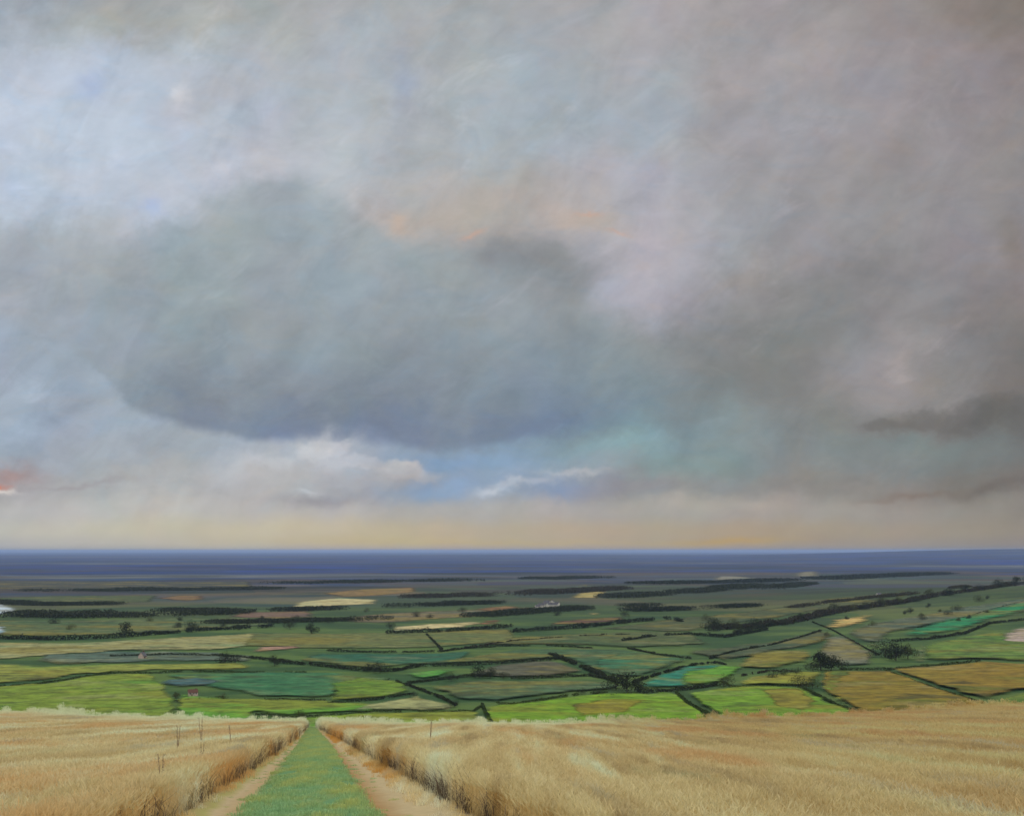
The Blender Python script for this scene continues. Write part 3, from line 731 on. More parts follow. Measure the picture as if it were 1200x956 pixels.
FIELDS = [
 # broad bands behind, far to near
 ((66,66,56), [(-20,680),(300,681),(300,690),(-20,690)], 'narrow brownish field far away at the left'),
 ((72,84,50), [(-20,700),(60,698),(190,697),(180,706),(40,708),(-20,706)], 'dull green field far away at the left edge'),
 ((116,88,60), [(178,701),(205,697),(242,697),(246,702),(215,705)], 'small orange-brown field in the far left distance'),
 ((128,100,58), [(372,695),(420,690),(490,688),(494,693),(450,698),(395,700)], 'long ochre field behind the pale stubble strip'),
 ((186,174,126), [(334,713),(345,705),(398,700),(446,702),(442,708),(380,711)], 'pale stubble strip in the left middle distance'),
 ((112,88,74), [(262,723),(280,717),(372,715),(372,723),(310,726)], 'pinkish brown ploughed strip at left of centre'),
 ((110,98,72), [(372,727),(450,718),(560,714),(640,710),(650,716),(540,724),(450,731)], 'wide brown field across the middle distance'),
 ((196,180,130), [(454,740),(458,734),(500,731),(560,727),(570,731),(530,736),(480,740)], 'brightest pale stubble strip in the middle distance'),
 ((134,84,60), [(548,733),(566,727),(590,726),(586,731)], 'small rust-red patch at the end of the bright stubble strip'),
 ((120,86,54), [(548,714),(600,708),(612,712),(580,718)], 'orange-brown patch left of the far village'),
 ((178,158,96), [(664,700),(676,694),(714,692),(712,699),(690,702)], 'golden field below the far golden sliver'),
 ((168,152,100), [(676,688),(688,682),(694,684),(690,689)], 'tiny golden sliver of field near the horizon'),
 ((172,160,102), [(684,721),(690,717),(706,714),(704,720)], 'small pale yellow field in the centre distance'),
 ((90,62,52), [(638,733),(650,727),(734,722),(736,727),(690,732)], 'dark reddish ploughed strip right of centre'),
 ((136,118,92), [(798,726),(806,721),(832,724),(828,728)], 'small pinkish field beside the dark hedge clump'),
 ((126,122,108), [(828,680),(836,675),(870,675),(898,678),(895,682),(850,682)], 'pale grey strip far off on the right'),
 ((122,116,98), [(924,677),(930,670),(962,668),(964,675)], 'small pale patch far off at right'),
 ((74,82,50), [(690,737),(760,728),(880,716),(980,700),(1050,694),(1040,702),(940,720),(800,742)], 'dull olive field sloping up towards the right'),
 ((106,108,50), [(1044,702),(1050,692),(1066,690),(1068,700)], 'small bright olive field on the right skyline slope'),
 # left middle
 ((82,96,58), [(-20,727),(140,726),(230,724),(320,724),(320,733),(180,742),(60,747),(-20,745)], 'grey-green field between two dark belts at left'),
 ((142,140,92), [(-20,752),(80,754),(190,748),(300,742),(360,744),(350,752),(260,762),(130,764),(-20,775)], 'pale straw-green field at the left'),
 ((96,104,58), [(290,742),(370,742),(470,741),(600,736),(610,752),(500,760),(390,762),(280,758)], 'olive green field left of centre'),
 ((150,118,100), [(290,764),(300,758),(350,756),(356,760),(310,765)], 'pink bare earth strip above a dark bush'),
 ((84,100,84), [(34,774),(50,767),(140,763),(240,764),(300,768),(290,776),(180,776),(60,780)], 'grey-green field of brassicas at left'),
 ((128,136,58), [(-20,776),(60,780),(180,777),(290,777),(300,785),(180,787),(100,790),(40,800),(-20,803)], 'light yellow-green field along the left edge'),
 ((44,92,66), [(342,776),(372,766),(450,766),(520,765),(560,762),(540,777),(480,780),(440,785),(390,780)], 'emerald field left of centre'),
 ((112,132,44), [(-20,806),(50,801),(95,794),(135,789),(182,790),(196,806),(206,820),(215,862),(-20,862)], 'large yellow-green meadow at the lower left'),
 ((58,106,66), [(184,790),(300,788),(385,788),(470,797),(405,806),(395,818),(300,818),(280,812),(215,800)], 'wide mid-green field behind the left farmhouse'),
 ((92,140,44), [(206,824),(212,812),(256,818),(300,818),(382,822),(440,826),(440,834),(340,840),(300,836),(280,862),(206,862)], 'bright green meadow left of the track end'),
 ((98,124,40), [(386,802),(420,795),(470,798),(486,812),(440,819),(386,823)], 'olive meadow left of the dark diagonal hedge'),
 ((146,148,98), [(404,834),(450,822),(490,816),(535,828),(530,834),(450,834)], 'pale dry meadow below the diagonal hedge'),
 ((110,142,40), [(240,862),(340,842),(440,835),(560,834),(572,862)], 'green strip of meadow just beyond the track end'),
 ((62,92,92), [(184,803),(190,796),(232,795),(262,798),(246,805),(205,806)], 'small blue-green patch of field behind the left farmhouse'),
 # centre
 ((78,90,52), [(540,758),(610,746),(730,740),(810,742),(840,756),(740,760),(690,757),(600,756)], 'dull green field in the middle of the valley'),
 ((64,92,58), [(480,780),(600,762),(690,760),(735,762),(810,774),(745,797),(700,788),(660,772),(560,777)], 'green field framed by the centre hedges'),
 ((48,104,72), [(734,764),(770,768),(808,773),(770,786),(700,788),(690,776)], 'emerald field above the dark thicket'),
 ((84,140,56), [(470,791),(520,784),(540,786),(500,798)], 'small bright green field beside the oak hedge'),
 ((84,84,66), [(540,792),(580,780),(650,774),(690,788),(640,794),(590,796)], 'dark grey-green field under the middle hedge'),
 ((72,96,64), [(500,806),(560,798),(640,798),(716,800),(735,808),(640,815),(580,824),(540,822)], 'grey-green field left of the dark thicket'),
 ((36,116,92), [(742,808),(760,797),(800,782),(845,780),(850,798),(800,806)], 'turquoise-green field right of the dark thicket'),
 ((88,138,42), [(790,806),(800,788),(845,781),(872,782),(858,797),(835,803)], 'bright green field above the lower right hedge'),
 ((104,140,32), [(572,862),(566,830),(585,827),(640,821),(700,814),(790,813),(830,838),(850,862)], 'vivid green meadow beyond the middle of the wheat'),
 ((130,126,36), [(664,826),(720,820),(765,822),(735,838),(680,842)], 'ochre tinted patch inside the vivid green meadow'),
 # right
 ((76,84,56), [(800,764),(870,756),(905,752),(960,738),(985,744),(960,756),(905,766),(850,776)], 'grey-olive field below the dark belt on the right'),
 ((116,110,42), [(858,784),(875,768),(905,763),(955,762),(950,776),(910,784)], 'ochre field left of the triangular tree'),
 ((110,108,84), [(955,764),(965,748),(985,744),(1026,766),(1028,780),(995,783),(965,776)], 'grey fallow field right of the triangular tree'),
 ((196,164,96), [(964,736),(975,727),(1010,721),(1026,722),(1022,728),(985,738)], 'small golden stubble field below the dark belt'),
 ((88,96,74), [(985,742),(1020,730),(1090,718),(1200,700),(1260,694),(1260,712),(1160,722),(1050,742),(1030,764)], 'rough grey-green slope on the right'),
 ((34,124,76), [(1046,748),(1080,732),(1130,722),(1165,712),(1215,703),(1215,714),(1165,728),(1128,740),(1090,746)], 'emerald strip climbing the right hillside'),
 ((170,152,140), [(1160,752),(1180,738),(1260,730),(1260,752),(1200,757)], 'pale pinkish bare patch at the right edge'),
 ((92,118,48), [(1074,776),(1082,756),(1130,746),(1180,738),(1185,752),(1260,756),(1260,777),(1140,774)], 'green pasture on the right hillside'),
 ((152,142,98), [(1068,778),(1070,762),(1080,753),(1092,762),(1088,778)], 'pale grass gap beside the dark thicket at right'),
 ((128,136,48), [(860,806),(872,795),(935,788),(968,788),(950,806),(900,804)], 'narrow yellow-green field left of the brown bush'),
 ((102,136,36), [(800,814),(858,806),(900,806),(940,808),(980,828),(1003,837),(1000,862),(860,862),(835,836)], 'bright green meadow between two diagonal hedges'),
 ((124,124,40), [(890,810),(935,808),(960,824),(945,838),(910,832)], 'olive patch inside the meadow between two hedges'),
 ((124,106,34), [(962,788),(1040,787),(1152,826),(1150,862),(1003,862),(1000,832),(960,810)], 'large ochre field at the lower right'),
 ((128,106,36), [(1042,786),(1100,781),(1150,777),(1260,780),(1260,812),(1200,810),(1153,823)], 'ochre field above the long sloping hedge'),
 ((96,118,44), [(1150,828),(1200,812),(1260,808),(1260,862),(1120,862)], 'green corner of meadow at the right edge'),
 ((112,134,48), [(962,806),(970,788),(1000,788),(980,812),(1000,832),(985,828)], 'green fringe at the end of the ochre field'),
]
for (c, pts, lab) in FIELDS: field(c, pts, lab)
for (lp, lab) in (([(-60,723),(-60,709),(6,709),(20,713),(26,717),(10,720),(2,723)], 'larger pale flooded patch at the left edge'), ([(-60,746),(-60,736),(5,736),(14,741),(4,746)], 'smaller pale flooded patch at the left edge')):
    field((196,208,216), lp, lab)

# ================================================================ HEDGES
def clump_quads(centers, sizes, out_v, out_f):
    for c, s in zip(centers, sizes):
        a = Vector((random.gauss(0, 1), random.gauss(0, 1), random.gauss(0, 1))).normalized(); b_ = a.orthogonal().normalized(); t = a.cross(b_)
        k = len(out_v); n = random.choice((4, 5)); r0 = random.uniform(0, 6.28)
        for j in range(n):
            q = r0 + 6.283 * j / n; r = s * random.uniform(.4, .65)
            p = Vector(c) + (b_ * math.cos(q) + t * math.sin(q)) * r
            out_v.append((p.x, p.y, p.z))
        out_f.append(tuple(range(k, k + n)))
def poly_world(pts, step):
    wp = [at(*p) for p in resample_open(pts, 8)]
    out = []; 
    for (a, b_) in zip(wp[:-1], wp[1:]):
        d = math.dist(a, b_); m = max(1, int(d / step))
        for j in range(m): out.append((a[0] + (b_[0] - a[0]) * j / m, a[1] + (b_[1] - a[1]) * j / m))
    return out
def resample_open(pts, step_px):
    out = []
    for (a, b_) in zip(pts[:-1], pts[1:]):
        m = max(1, int(math.dist(a, b_) / step_px))
        for j in range(m): out.append((a[0] + (b_[0] - a[0]) * j / m, a[1] + (b_[1] - a[1]) * j / m))
    return out + [pts[-1]]
def hedge(pts, h, wd, label, mat='hedge', gaps=-.42, name='hedge', cat='hedge', kind=None, group=None):
    if kind is None: h, wd = h * .85, wd * .8
    wp = [at(*p) for p in pts]
    L_ = sum(math.dist(a, b_) for a, b_ in zip(wp[:-1], wp[1:])); D = sum(p[1] for p in wp) / len(wp)
    s = max(.22 * h, .0008 * D, .5)
    per = max(2.2, 2.1 * (h + wd) / s)                  # clumps for each clump-length along
    line = poly_world(pts, s)
    seed = random.uniform(0, 99)
    C_, S_ = [], []
    if len(line) > 5200: line = line[::len(line) // 5200 + 1]
    for k, (x, y) in enumerate(line):
        q = k * s
        g = mnoise.noise((q / (h * (22 if kind else 9)), seed, 0)) + .4 * mnoise.noise((q / (h * 2.2), seed, 7))
        if g < gaps: continue
        hh = h * (1.0 + .55 * mnoise.noise((q / (h * 5), seed, 3)) + .3 * mnoise.noise((q / (h * 1.6), seed, 5)))
        for _ in range(int(per)):
            a = random.uniform(0, math.pi); r = random.random() ** .5
            dx, dy = random.uniform(-.6, .6) * s, 0
            ox, oy = random.uniform(-wd / 2, wd / 2), random.uniform(-wd / 2, wd / 2)
            X, Y = x + ox, y + oy
            z = h1(X, Y) + .15 * s + max(0, hh - .2 * s) * random.random() ** .8 * (1 - .35 * (abs(ox) + abs(oy)) / wd)
            C_.append((X, Y, z)); S_.append(s * random.uniform(.7, 1.35))
    V, Fc = [], []
    clump_quads(C_, S_, V, Fc)
    ox, oy = wp[0]; oz = h1(ox, oy)
    V = [(a - ox, b_ - oy, c - oz) for a, b_, c in V]
    me = mesh_from(name, V, Fc)
    o = link_mesh(name, me, M[mat]); o.location = (ox, oy, oz)
    tag(o, label, cat, group, kind)
    return o
HEDGES = [
 ([(300,837),(340,841),(400,838),(440,834),(520,835),(556,833),(565,827)], 1.9, 1.6, 'thin green hedge curving just beyond the end of the track', 'hedge_green'),
 ([(565,826),(569,836),(577,849)], 2.6, 2.4, 'short curved green hedge dropping to the wheat near the centre', 'hedge_green'),
 ([(583,825),(600,826),(640,820),(680,814),(712,812)], 2.4, 2.2, 'dark hedge along the top of the vivid green meadow', 'hedge_green'),
 ([(745,812),(790,810),(815,807),(842,803)], 3.6, 3.4, 'thick dark hedge right of the valley thicket', 'hedge'),
 ([(855,804),(880,806),(905,804),(932,803)], 2.4, 2.2, 'low green hedge leading to the brown bush', 'hedge_green'),
 ([(936,806),(955,814),(978,826),(1003,836)], 2.8, 2.6, 'diagonal hedge falling right from the brown bush', 'hedge_green'),
 ([(793,814),(806,826),(826,838),(848,850)], 3.6, 3.2, 'broad diagonal hedge falling to the wheat right of centre', 'hedge_green'),
 ([(812,826),(828,834),(846,845)], 1.4, 1.4, 'thin second hedge right beside the broad diagonal hedge', 'hedge_green'),
 ([(456,797),(480,804),(510,815),(535,827)], 2.6, 2.2, 'dark diagonal hedge crossing left of centre', 'hedge'),
 ([(385,825),(440,820),(484,813)], 2.0, 2.0, 'dark hedge along the bottom of the olive meadow', 'hedge'),
 ([(310,820),(340,820),(384,821)], 1.6, 1.6, 'short dark hedge below the blue-green field', 'hedge'),
 ([(384,763),(450,765),(515,764),(545,760),(600,757),(650,757),(695,760)], 3.0, 2.6, 'long level dark hedge across the middle of the valley', 'hedge'),
 ([(330,777),(380,781),(420,786),(460,787),(492,781),(540,780),(600,777),(650,773),(660,771)], 4.2, 3.6, 'wavy dark hedge with a bushy clump left of centre', 'hedge'),
 ([(478,801),(520,796),(560,792),(600,792)], 3.2, 3.0, 'dark hedge leading to the black clump of trees', 'hedge'),
 ([(644,768),(668,776),(690,786),(722,800)], 5.0, 4.6, 'thick black diagonal hedge running down to the thicket', 'hedge'),
 ([(600,796),(650,794),(690,792),(716,797)], 3.0, 3.0, 'dark hedge meeting the thicket from the left', 'hedge'),
 ([(742,800),(780,788),(816,779),(838,777),(852,779)], 3.0, 2.8, 'dark hedge curving up right from the thicket', 'hedge'),
 ([(736,760),(770,767),(810,772)], 2.6, 2.6, 'short dark hedge slanting down above the emerald field', 'hedge'),
 ([(832,772),(870,763),(905,757),(945,746),(962,740)], 4.0, 3.6, 'dark hedge slanting up right below the grey-olive field', 'hedge'),
 ([(952,729),(975,738),(1000,752),(1030,768)], 1.8, 1.8, 'thin hedge running down past the small golden field', 'hedge'),
 ([(985,785),(1040,785),(1100,780),(1150,775)], 2.8, 2.6, 'long dark green hedge above the ochre field', 'hedge_green'),
 ([(1150,778),(1200,780),(1250,782)], 1.3, 1.3, 'thin brown hedge reaching the right edge', 'hedge_brown'),
 ([(1038,786),(1075,800),(1110,812),(1152,824)], 2.2, 2.0, 'long sloping hedge dividing the two ochre fields', 'hedge_green'),
 ([(1046,752),(1090,749),(1130,743),(1160,731),(1196,727),(1240,724)], 4.0, 3.4, 'dark hedge climbing the right hillside below the emerald strip', 'hedge'),
 ([(1075,736),(1120,727),(1165,714),(1200,705)], 2.4, 2.4, 'thin dark hedge through the emerald strip', 'hedge'),
 ([(-20,807),(50,801),(95,794),(130,789),(180,789),(215,787),(300,788),(385,788)], 2.2, 2.0, 'thin green hedge above the lower left meadow', 'hedge_green'),
 ([(46,833),(75,841),(105,843),(140,840)], 1.6, 1.6, 'dark hedge at the foot of the lower left meadow', 'hedge_green'),
 ([(-20,748),(60,750),(130,748),(190,743),(240,739),(320,735)], 7.0, 7.0, 'dark curving hedge in the left middle distance', 'hedge'),
 ([(130,770),(200,768),(250,769),(300,772),(340,776)], 3.6, 3.4, 'dark hedge running right from the white cottage', 'hedge'),
 ([(205,822),(240,819),(262,817)], 1.6, 1.6, 'short dark hedge in front of the brown-roofed farmhouse', 'hedge'),
 ([(700,818),(740,813),(760,813)], 2.0, 2.0, 'short hedge right under the valley thicket', 'hedge'),
 ([(730,752),(770,746),(810,744),(850,747),(900,738)], 5.0, 4.6, 'dark hedge below the round bush right of centre', 'hedge'),
 ([(500,744),(508,752),(518,762)], 3.0, 3.0, 'short slanting hedge in the olive field left of centre', 'hedge'),
 ([(545,760),(600,752),(680,746),(740,744)], 3.0, 3.0, 'faint hedge rising right across the valley middle', 'hedge_brown'),
 ([(600,741),(680,736),(730,730),(780,726),(800,729)], 7.0, 7.0, 'dark hedge above the dull green valley field', 'hedge'),
 ([(454,743),(520,741),(575,737),(600,735)], 7.0, 7.0, 'black hedge under the brightest stubble strip', 'hedge'),
 ([(860,742),(905,733),(950,725)], 5.0, 5.0, 'short dark hedge climbing below the right belt', 'hedge'),
 ([(806,786),(850,800),(858,806)], 1.4, 1.4, 'thin hedge beside the rounded bush at right', 'hedge_green'),
 ([(870,792),(900,787),(935,787)], 2.4, 2.4, 'ragged hedge leading left from the triangular tree', 'hedge_brown'),
]
for a in HEDGES: hedge(*a)
# far woods: read as dark masses, nobody could count their trees
WOODS = [
 ([(20,722),(100,723),(170,722),(260,719),(300,717)], 15, 60, 'very dark wood in the left distance'),
 ([(200,716),(260,714),(330,713)], 11, 50, 'narrow dark wood left of the stubble strip'),
 ([(330,716),(420,713),(520,709),(580,707)], 12, 50, 'dark wood under the pale stubble strip'),
 ([(250,731),(330,729),(420,727),(452,725)], 10, 40, 'dark wood left of the brightest stubble'),
 ([(-20,706),(60,709),(140,708)], 10, 60, 'dim wood at the far left edge'),
 ([(-20,693),(140,692),(330,690)], 12, 90, 'long low wood far away at left'),
 ([(490,700),(600,697),(680,693),(724,690)], 14, 90, 'long brown wood behind the golden field'),
 ([(560,722),(640,716),(700,712),(760,710)], 10, 60, 'dark wood below the far village'),
 ([(720,700),(800,695),(870,688),(895,686)], 14, 90, 'long black wood in the right distance'),
 ([(740,716),(830,714),(880,710)], 11, 50, 'low dark wood right of centre'),
 ([(900,690),(945,684)], 12, 70, 'small black wood far off at right'),
 ([(760,684),(860,682),(980,678),(1100,672)], 14, 140, 'dim bluish wood along the right distance'),
 ([(300,684),(440,682),(560,680),(700,677)], 13, 140, 'dim bluish wood along the left distance'),
 ([(840,738),(880,735),(920,731),(960,722),(1000,714),(1050,708),(1090,700),(1130,694),(1170,688),(1230,680)], 9, 16, 'brown-black belt of trees climbing to the right edge'),
 ([(930,712),(990,704),(1060,697),(1130,688)], 8, 30, 'scattered scrub above the climbing dark belt'),
]
for (p, h, wd, lab) in WOODS: hedge(p, h * (.62 if wd > 20 else .85), wd, lab, 'hedge_brown' if 'brown' in lab or 'scrub' in lab else 'hedge', -.08 if wd > 20 else -.3, 'woodland', 'wood', 'stuff')

# ================================================================ TREES
def tube(V, Fc, p0, p1, r0, r1, n=7):
    p0, p1 = Vector(p0), Vector(p1); ax = (p1 - p0).normalized(); u = ax.orthogonal().normalized(); t = ax.cross(u); k = len(V)
    for (p, r) in ((p0, r0), (p1, r1)):
        for j in range(n):
            q = 6.283 * j / n; v = p + (u * math.cos(q) + t * math.sin(q)) * r; V.append((v.x, v.y, v.z))
    for j in range(n): Fc.append((k + j, k + (j + 1) % n, k + n + (j + 1) % n, k + n + j))
    Fc.append(tuple(range(k + n, k + 2 * n)))
def make_tree(name, h, spread, lobes, mat, n=900, trunk_h=.14, conic=False):
    root = empty(name, (0, 0, 0))
    V, Fc = [], []
    top = (random.uniform(-.3, .3), random.uniform(-.3, .3), h * .62)
    mid = (top[0] * .4, top[1] * .4, h * trunk_h)
    tube(V, Fc, (0, 0, -.4), mid, h * .034, h * .026); tube(V, Fc, mid, top, h * .026, h * .010)
    cs = []
    for k in range(lobes):
        a = 6.283 * k / lobes + random.uniform(-.4, .4); f = random.uniform(.35, 1.0)
        z = h * random.uniform(.22, .80); rr = spread * .55 * f * (max(.15, 1.25 - z / h) if conic else 1)
        c = (math.cos(a) * rr, math.sin(a) * rr, z); cs.append((c, spread * random.uniform(.26, .42) * (max(.3, 1.25 - z / h) if conic else 1)))
        tube(V, Fc, (mid[0] * 1, mid[1], h * random.uniform(trunk_h, .45)), (c[0] * .8, c[1] * .8, c[2] * .95), h * .014, h * .004, 5)
    cs.append(((top[0], top[1], h * (.84 if not conic else .82)), spread * (.30 if not conic else .2)))
    link_mesh('trunk', mesh_from('trunk', V, Fc), M['bark'], root)
    C_, S_ = [], []
    tot = sum(r ** 2 for _, r in cs)
    for (c, r) in cs:
        for _ in range(int(n * r ** 2 / tot)):
            d = Vector((random.gauss(0, 1), random.gauss(0, 1), random.gauss(0, 1))).normalized() * r * random.uniform(.45, 1.08)
            C_.append((c[0] + d.x, c[1] + d.y, max(h * .12, c[2] + d.z * .82))); S_.append(h * random.uniform(.035, .075))
    V2, F2 = [], []; clump_quads(C_, S_, V2, F2)
    link_mesh('crown', mesh_from('crown', V2, F2), M[mat], root)
    return root
PROTO = dict(
    round=[make_tree('tree', 10, 9, 8, 'tree'), make_tree('tree', 10, 8, 7, 'tree')],
    wide=[make_tree('tree', 10, 13, 10, 'tree', 1200)],
    bush=[make_tree('bush', 10, 14, 9, 'tree', 900, .12), make_tree('bush', 10, 13, 8, 'tree_olive', 900, .12)],
    olive=[make_tree('tree', 10, 9, 8, 'tree_olive')],
    cone=[make_tree('tree', 10, 9, 12, 'tree', 1300, .15, True)],
)
used = set()
def tree(px, py, hpx, kind, label, group=None, cat=None, dn=0):
    p = random.choice(PROTO[kind]); x, y = at(px, py)
    o = p if p.name not in used else copy_tree(p)
    used.add(p.name)
    o.location = (x, y, h1(x, y) - .1 + dn); o.rotation_euler.z = random.uniform(0, 6.28)
    s = hpx * y / F / 10; o.scale = (s * random.uniform(.9, 1.15), s * random.uniform(.9, 1.15), s)
    tag(o, label, cat or ('bush' if kind == 'bush' else 'tree'), group)
    return o
T_ = [
 (962,785,24,'cone','tall dark tree at the left end of the triangular clump'),
 (974,785,19,'round','middle dark tree stepping down in the triangular clump'),
 (986,785,12,'bush','low dark bush tapering off the triangular clump'),
 (953,787,13,'bush','dark bush at the left foot of the triangular clump'),
 (940,806,14,'bush','brown-green bush at the top of the diagonal hedge'),
 (952,806,13,'bush','brown-green bush right beside the ochre field fringe'),
 (1038,770,20,'wide','broad black tree in the thicket on the right hillside'),
 (1050,774,20,'round','tall dark tree in the middle of the right thicket'),
 (1064,772,18,'olive','olive tree at the right end of the right thicket'),
 (848,804,13,'bush','rounded grey-green bush on the lower right hedge'),
 (905,796,9,'bush','small bush in the ragged hedge, farthest from the triangular tree'),
 (918,793,9,'bush','small bush in the middle of the ragged hedge'),
 (934,791,9,'bush','small bush in the ragged hedge nearest the triangular tree'),
 (722,808,20,'wide','black tree at the left of the valley thicket'),
 (735,811,25,'round','tallest black tree in the middle of the valley thicket'),
 (748,810,16,'round','dark tree at the right of the valley thicket'),
 (700,814,9,'bush','low dark bush on the left flank of the valley thicket'),
 (682,813,7,'bush','small dark bush on the hedge above the vivid meadow'),
 (562,794,15,'wide','broad black tree in the middle clump of the valley'),
 (575,794,13,'round','black tree at the right of the middle clump'),
 (529,798,9,'bush','small black bush left of the middle clump'),
 (590,795,8,'bush','low dark bush right of the middle clump'),
 (432,787,11,'round','left tree of the bushy clump on the wavy hedge'),
 (445,788,13,'wide','right tree of the bushy clump on the wavy hedge'),
 (264,777,13,'wide','dark broad tree behind the pink earth strip'),
 (276,777,10,'bush','dark bush right beside the broad tree near the pink strip'),
 (322,780,13,'round','dark round tree at the end of the cottage hedge'),
 (148,744,16,'round','upright dark tree on the curving hedge at left'),
 (225,740,13,'wide','dark tree farther right on the curving hedge at left'),
 (365,743,14,'round','lone dark tree left of the brightest stubble strip'),
 (340,737,10,'bush','dark bush left of the lone dark tree'),
 (835,737,14,'wide','round dark bush beside the small pinkish field'),
 (533,828,8,'bush','black bush at the lower end of the dark diagonal hedge'),
 (485,816,6,'bush','small dark bush where two hedges meet left of centre'),
 (354,840,9,'bush','small green bush standing right at the end of the track'),
 (262,820,7,'bush','small bush right of the brown-roofed farmhouse'),
 (206,818,8,'olive','small olive tree left of the brown-roofed farmhouse'),
 (110,845,5,'bush','low bush on the hedge at the foot of the lower left meadow'),
]
for a in T_: tree(*a)
BELT = [(840,738),(880,735),(920,731),(960,722),(1000,714),(1050,708),(1090,700),(1130,694),(1170,688),(1210,683)]
bl = resample_open(BELT, 14)
for k, (x, y) in enumerate(bl):
    tree(x + random.uniform(-4, 4), y + random.uniform(-1, 2), random.uniform(7, 12), random.choice(['round', 'wide', 'bush', 'olive']), 'dark tree in the brown-black belt climbing to the right edge', 'trees in the belt climbing to the right edge', 'tree')
for k in range(26):
    x = random.uniform(20, 830); y = random.choice([716, 723, 729, 736]) + random.uniform(-2, 2)
    tree(x, y, random.uniform(5, 8), random.choice(['round', 'wide', 'bush']), 'small dark tree in the far hedgerows under the blue distance', 'small trees in the far hedgerows', 'tree')
for k in range(16):
    x = random.uniform(960, 1190); t = (x - 960) / 230; y = 742 - t * 34 + random.uniform(-12, 12)
    tree(x, y, random.uniform(4.5, 8), random.choice(['round', 'olive', 'bush']), 'small scrubby tree on the rough grey-green slope', 'small trees on the rough right slope', 'tree')

# ================================================================ HOUSES
def box(V, Fc, x0, x1, y0, y1, z0, z1):
    k = len(V)
    V += [(x0, y0, z0), (x1, y0, z0), (x1, y1, z0), (x0, y1, z0), (x0, y0, z1), (x1, y0, z1), (x1, y1, z1), (x0, y1, z1)]
    Fc += [tuple(k + i for i in f) for f in ((3, 2, 1, 0), (4, 5, 6, 7), (0, 1, 5, 4), (1, 2, 6, 5), (2, 3, 7, 6), (3, 0, 4, 7))]
def make_house(w_, d_, hw, hr, wall, roof, label, name='house'):
    root = empty(name, (0, 0, 0))
    V, Fc = [], []
    a, b_ = w_ / 2, d_ / 2
    V = [(-a, -b_, -1), (a, -b_, -1), (a, b_, -1), (-a, b_, -1), (-a, -b_, hw), (a, -b_, hw), (a, b_, hw), (-a, b_, hw), (-a, 0, hw + hr), (a, 0, hw + hr)]
    Fc = [(0, 1, 5, 4), (2, 3, 7, 6), (1, 2, 6, 9, 5), (3, 0, 4, 8, 7)]
    link_mesh('wall', mesh_from('wall', V, Fc), M[wall], root)
    V, Fc = [], []; o_ = .35; t = .22; sl = hr / b_
    for sgn in (-1, 1):
        y0, y1 = sgn * (b_ + o_), 0; z0, z1 = hw - o_ * sl, hw + hr
        k = len(V)
        V += [(-a - o_, y0, z0 + .04), (a + o_, y0, z0 + .04), (a + o_, y1, z1 + .04), (-a - o_, y1, z1 + .04), (-a - o_, y0, z0 + t), (a + o_, y0, z0 + t), (a + o_, y1, z1 + t), (-a - o_, y1, z1 + t)]
        Fc += [tuple(k + i for i in f) for f in ((3, 2, 1, 0), (4, 5, 6, 7), (0, 1, 5, 4), (1, 2, 6, 5), (3, 0, 4, 7))]
    rf = link_mesh('roof', mesh_from('roof', V, Fc), M[roof], root)
    V, Fc = [], []; box(V, Fc, a * .55, a * .55 + .9, -.45, .45, hw + hr * .6, hw + hr + 1.1); link_mesh('chimney', mesh_from('chimney', V, Fc), M['tile'], rf)
    for xw in (-.62, .1, .62):
        V, Fc = [], []; box(V, Fc, a * xw - .55, a * xw + .55, -b_ - .06, -b_ + .05, hw * .5, hw * .5 + 1.2); link_mesh('window', mesh_from('window', V, Fc), M['dark'], root)
    V, Fc = [], []; box(V, Fc, -a * .28 - .5, -a * .28 + .5, -b_ - .07, -b_ + .05, -.2, 2.1); link_mesh('door', mesh_from('door', V, Fc), M['wood'], root)
    tag(root, label, 'house')
    return root
def put(root, px, py, rz, s=1.0):
    x, y = at(px, py); root.location = (x, y, h1(x, y) + .2); root.rotation_euler.z = rz; root.scale = (s, s, s)
put(make_house(9, 6, 3.4, 2.8, 'wallp', 'tile', 'pale farmhouse with a brownish red roof below the blue-green patch of field', 'farmhouse'), 226, 815, R(24), .68)
put(make_house(6, 5, 3.0, 3.2, 'wallp', 'slate', 'pale pinkish cottage standing alone at the grey-green field', 'cottage'), 167, 772, R(82), 1.0)
vh = make_house(10, 7, 4.5, 3.2, 'wallw', 'slate', 'white house in the tiny far village right of centre')
vh['group'] = 'houses of the far village'
put(vh, 634, 712, .2)
for (px, py, rz) in ((638, 710.5, .9), (641, 709, -.3), (644, 711, .5), (647, 708.5, 1.4), (650, 711, 0), (653, 709.5, -.7), (630, 713, .3)):
    c = copy_tree(vh); put(c, px, py, rz, random.uniform(.8, 1.15))
sl = copy_tree(vh); del sl['group']; sl['label'] = 'white house alone on the slope above the dark belt'; put(sl, 1030, 699, .4, .9)

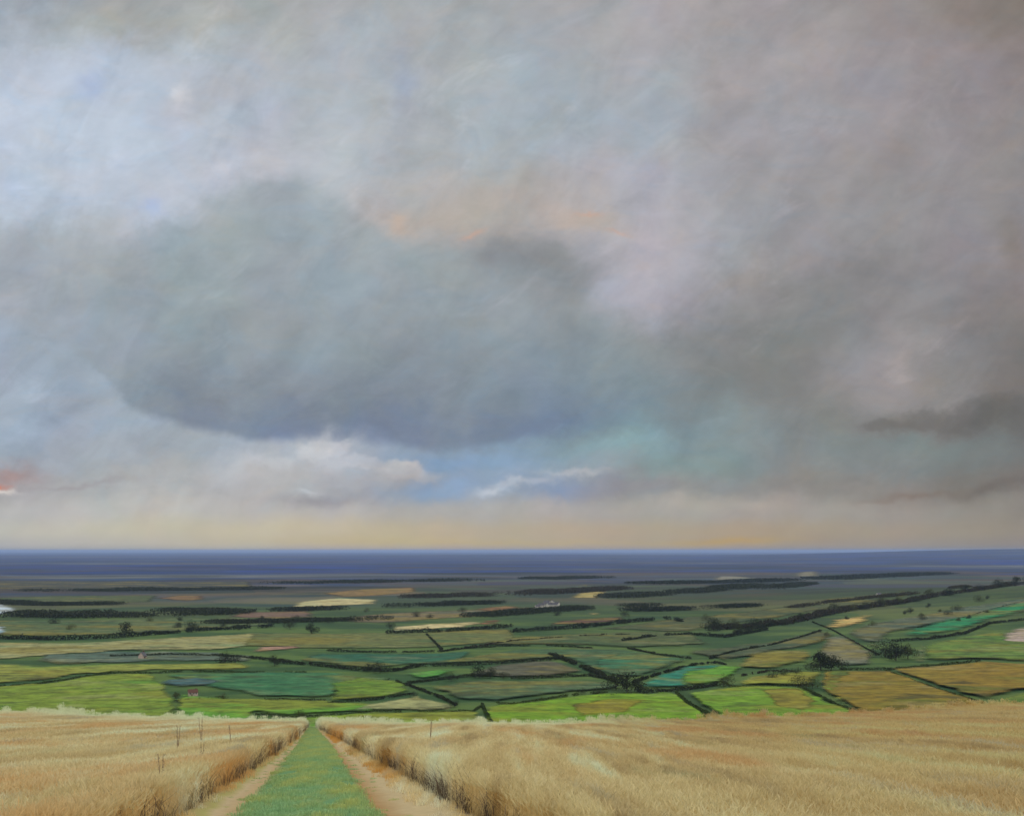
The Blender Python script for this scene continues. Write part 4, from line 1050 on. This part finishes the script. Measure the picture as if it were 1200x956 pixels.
M['dock'] = mat_plain('dead_dock', (150,128,104), (176,152,122), 4.0)
dock = make_dock()
DOCKS = [(208,884,1.0,'dead brown dock stem in the left wheat, nearest the left end of its row'), (236,874,1.15,'tall brown dock stem in the left wheat above the others'), (271,880,1.0,'thin brown dock stem in the left wheat closest to the track'),
         (190,930,.85,'lowest brown dock stem in the left wheat near the bottom edge'), (236,898,.8,'short dock stem just below the tall one in the left wheat'), (504,872,1.1,'lone brown dock stem in the wheat right of the track')]
for k, (px, py, sc_, lab) in enumerate(DOCKS):
    u = (px - HX) / F; v = (HY - py) / F
    yy = next(y_ for y_ in np.arange(3, 104, .1) if CAM_Z + v * y_ < h1(u * y_, y_) + .45)
    o = dock if k == 0 else copy_tree(dock)
    o.location = (u * yy, yy, h1(u * yy, yy)); o.rotation_euler.z = k * 1.1; o.scale = (sc_, sc_, sc_); tag(o, lab, 'dock', 'dead docks standing in the wheat')

# ================================================================ HAZE
def build_haze():
    V, Fc = [], []; e = 95000
    box(V, Fc, -e, e, -e, e, PLAIN - 8, 34)
    m, nt_ = new_mat('haze'); b = NB(nt_)
    v = b.n('ShaderNodeVolumePrincipled'); v.inputs['Color'].default_value = (0.41, 0.55, 0.84, 1)
    v.inputs['Density'].default_value = 3.2e-5; v.inputs['Anisotropy'].default_value = 0.0
    out = b.n('ShaderNodeOutputMaterial'); nt_.links.new(v.outputs[0], out.inputs['Volume'])
    o = link_mesh('haze', mesh_from('haze', V, Fc), m); tag(o, 'thin blue haze lying over the valley', 'haze', kind='stuff')
build_haze()

# ================================================================ RENDER
vs = scene.view_settings
scene.display_settings.display_device = 'sRGB'
vs.view_transform = 'Standard'; vs.look = 'None'; vs.exposure = 0; vs.gamma = 1; vs.use_curve_mapping = False
scene.render.engine = 'CYCLES'
cy = scene.cycles
cy.max_bounces = 5; cy.diffuse_bounces = 3; cy.glossy_bounces = 2; cy.transmission_bounces = 3; cy.transparent_max_bounces = 10; cy.volume_bounces = 1
cy.use_denoising = True; cy.sample_clamp_indirect = 4
scene.render.film_transparent = False
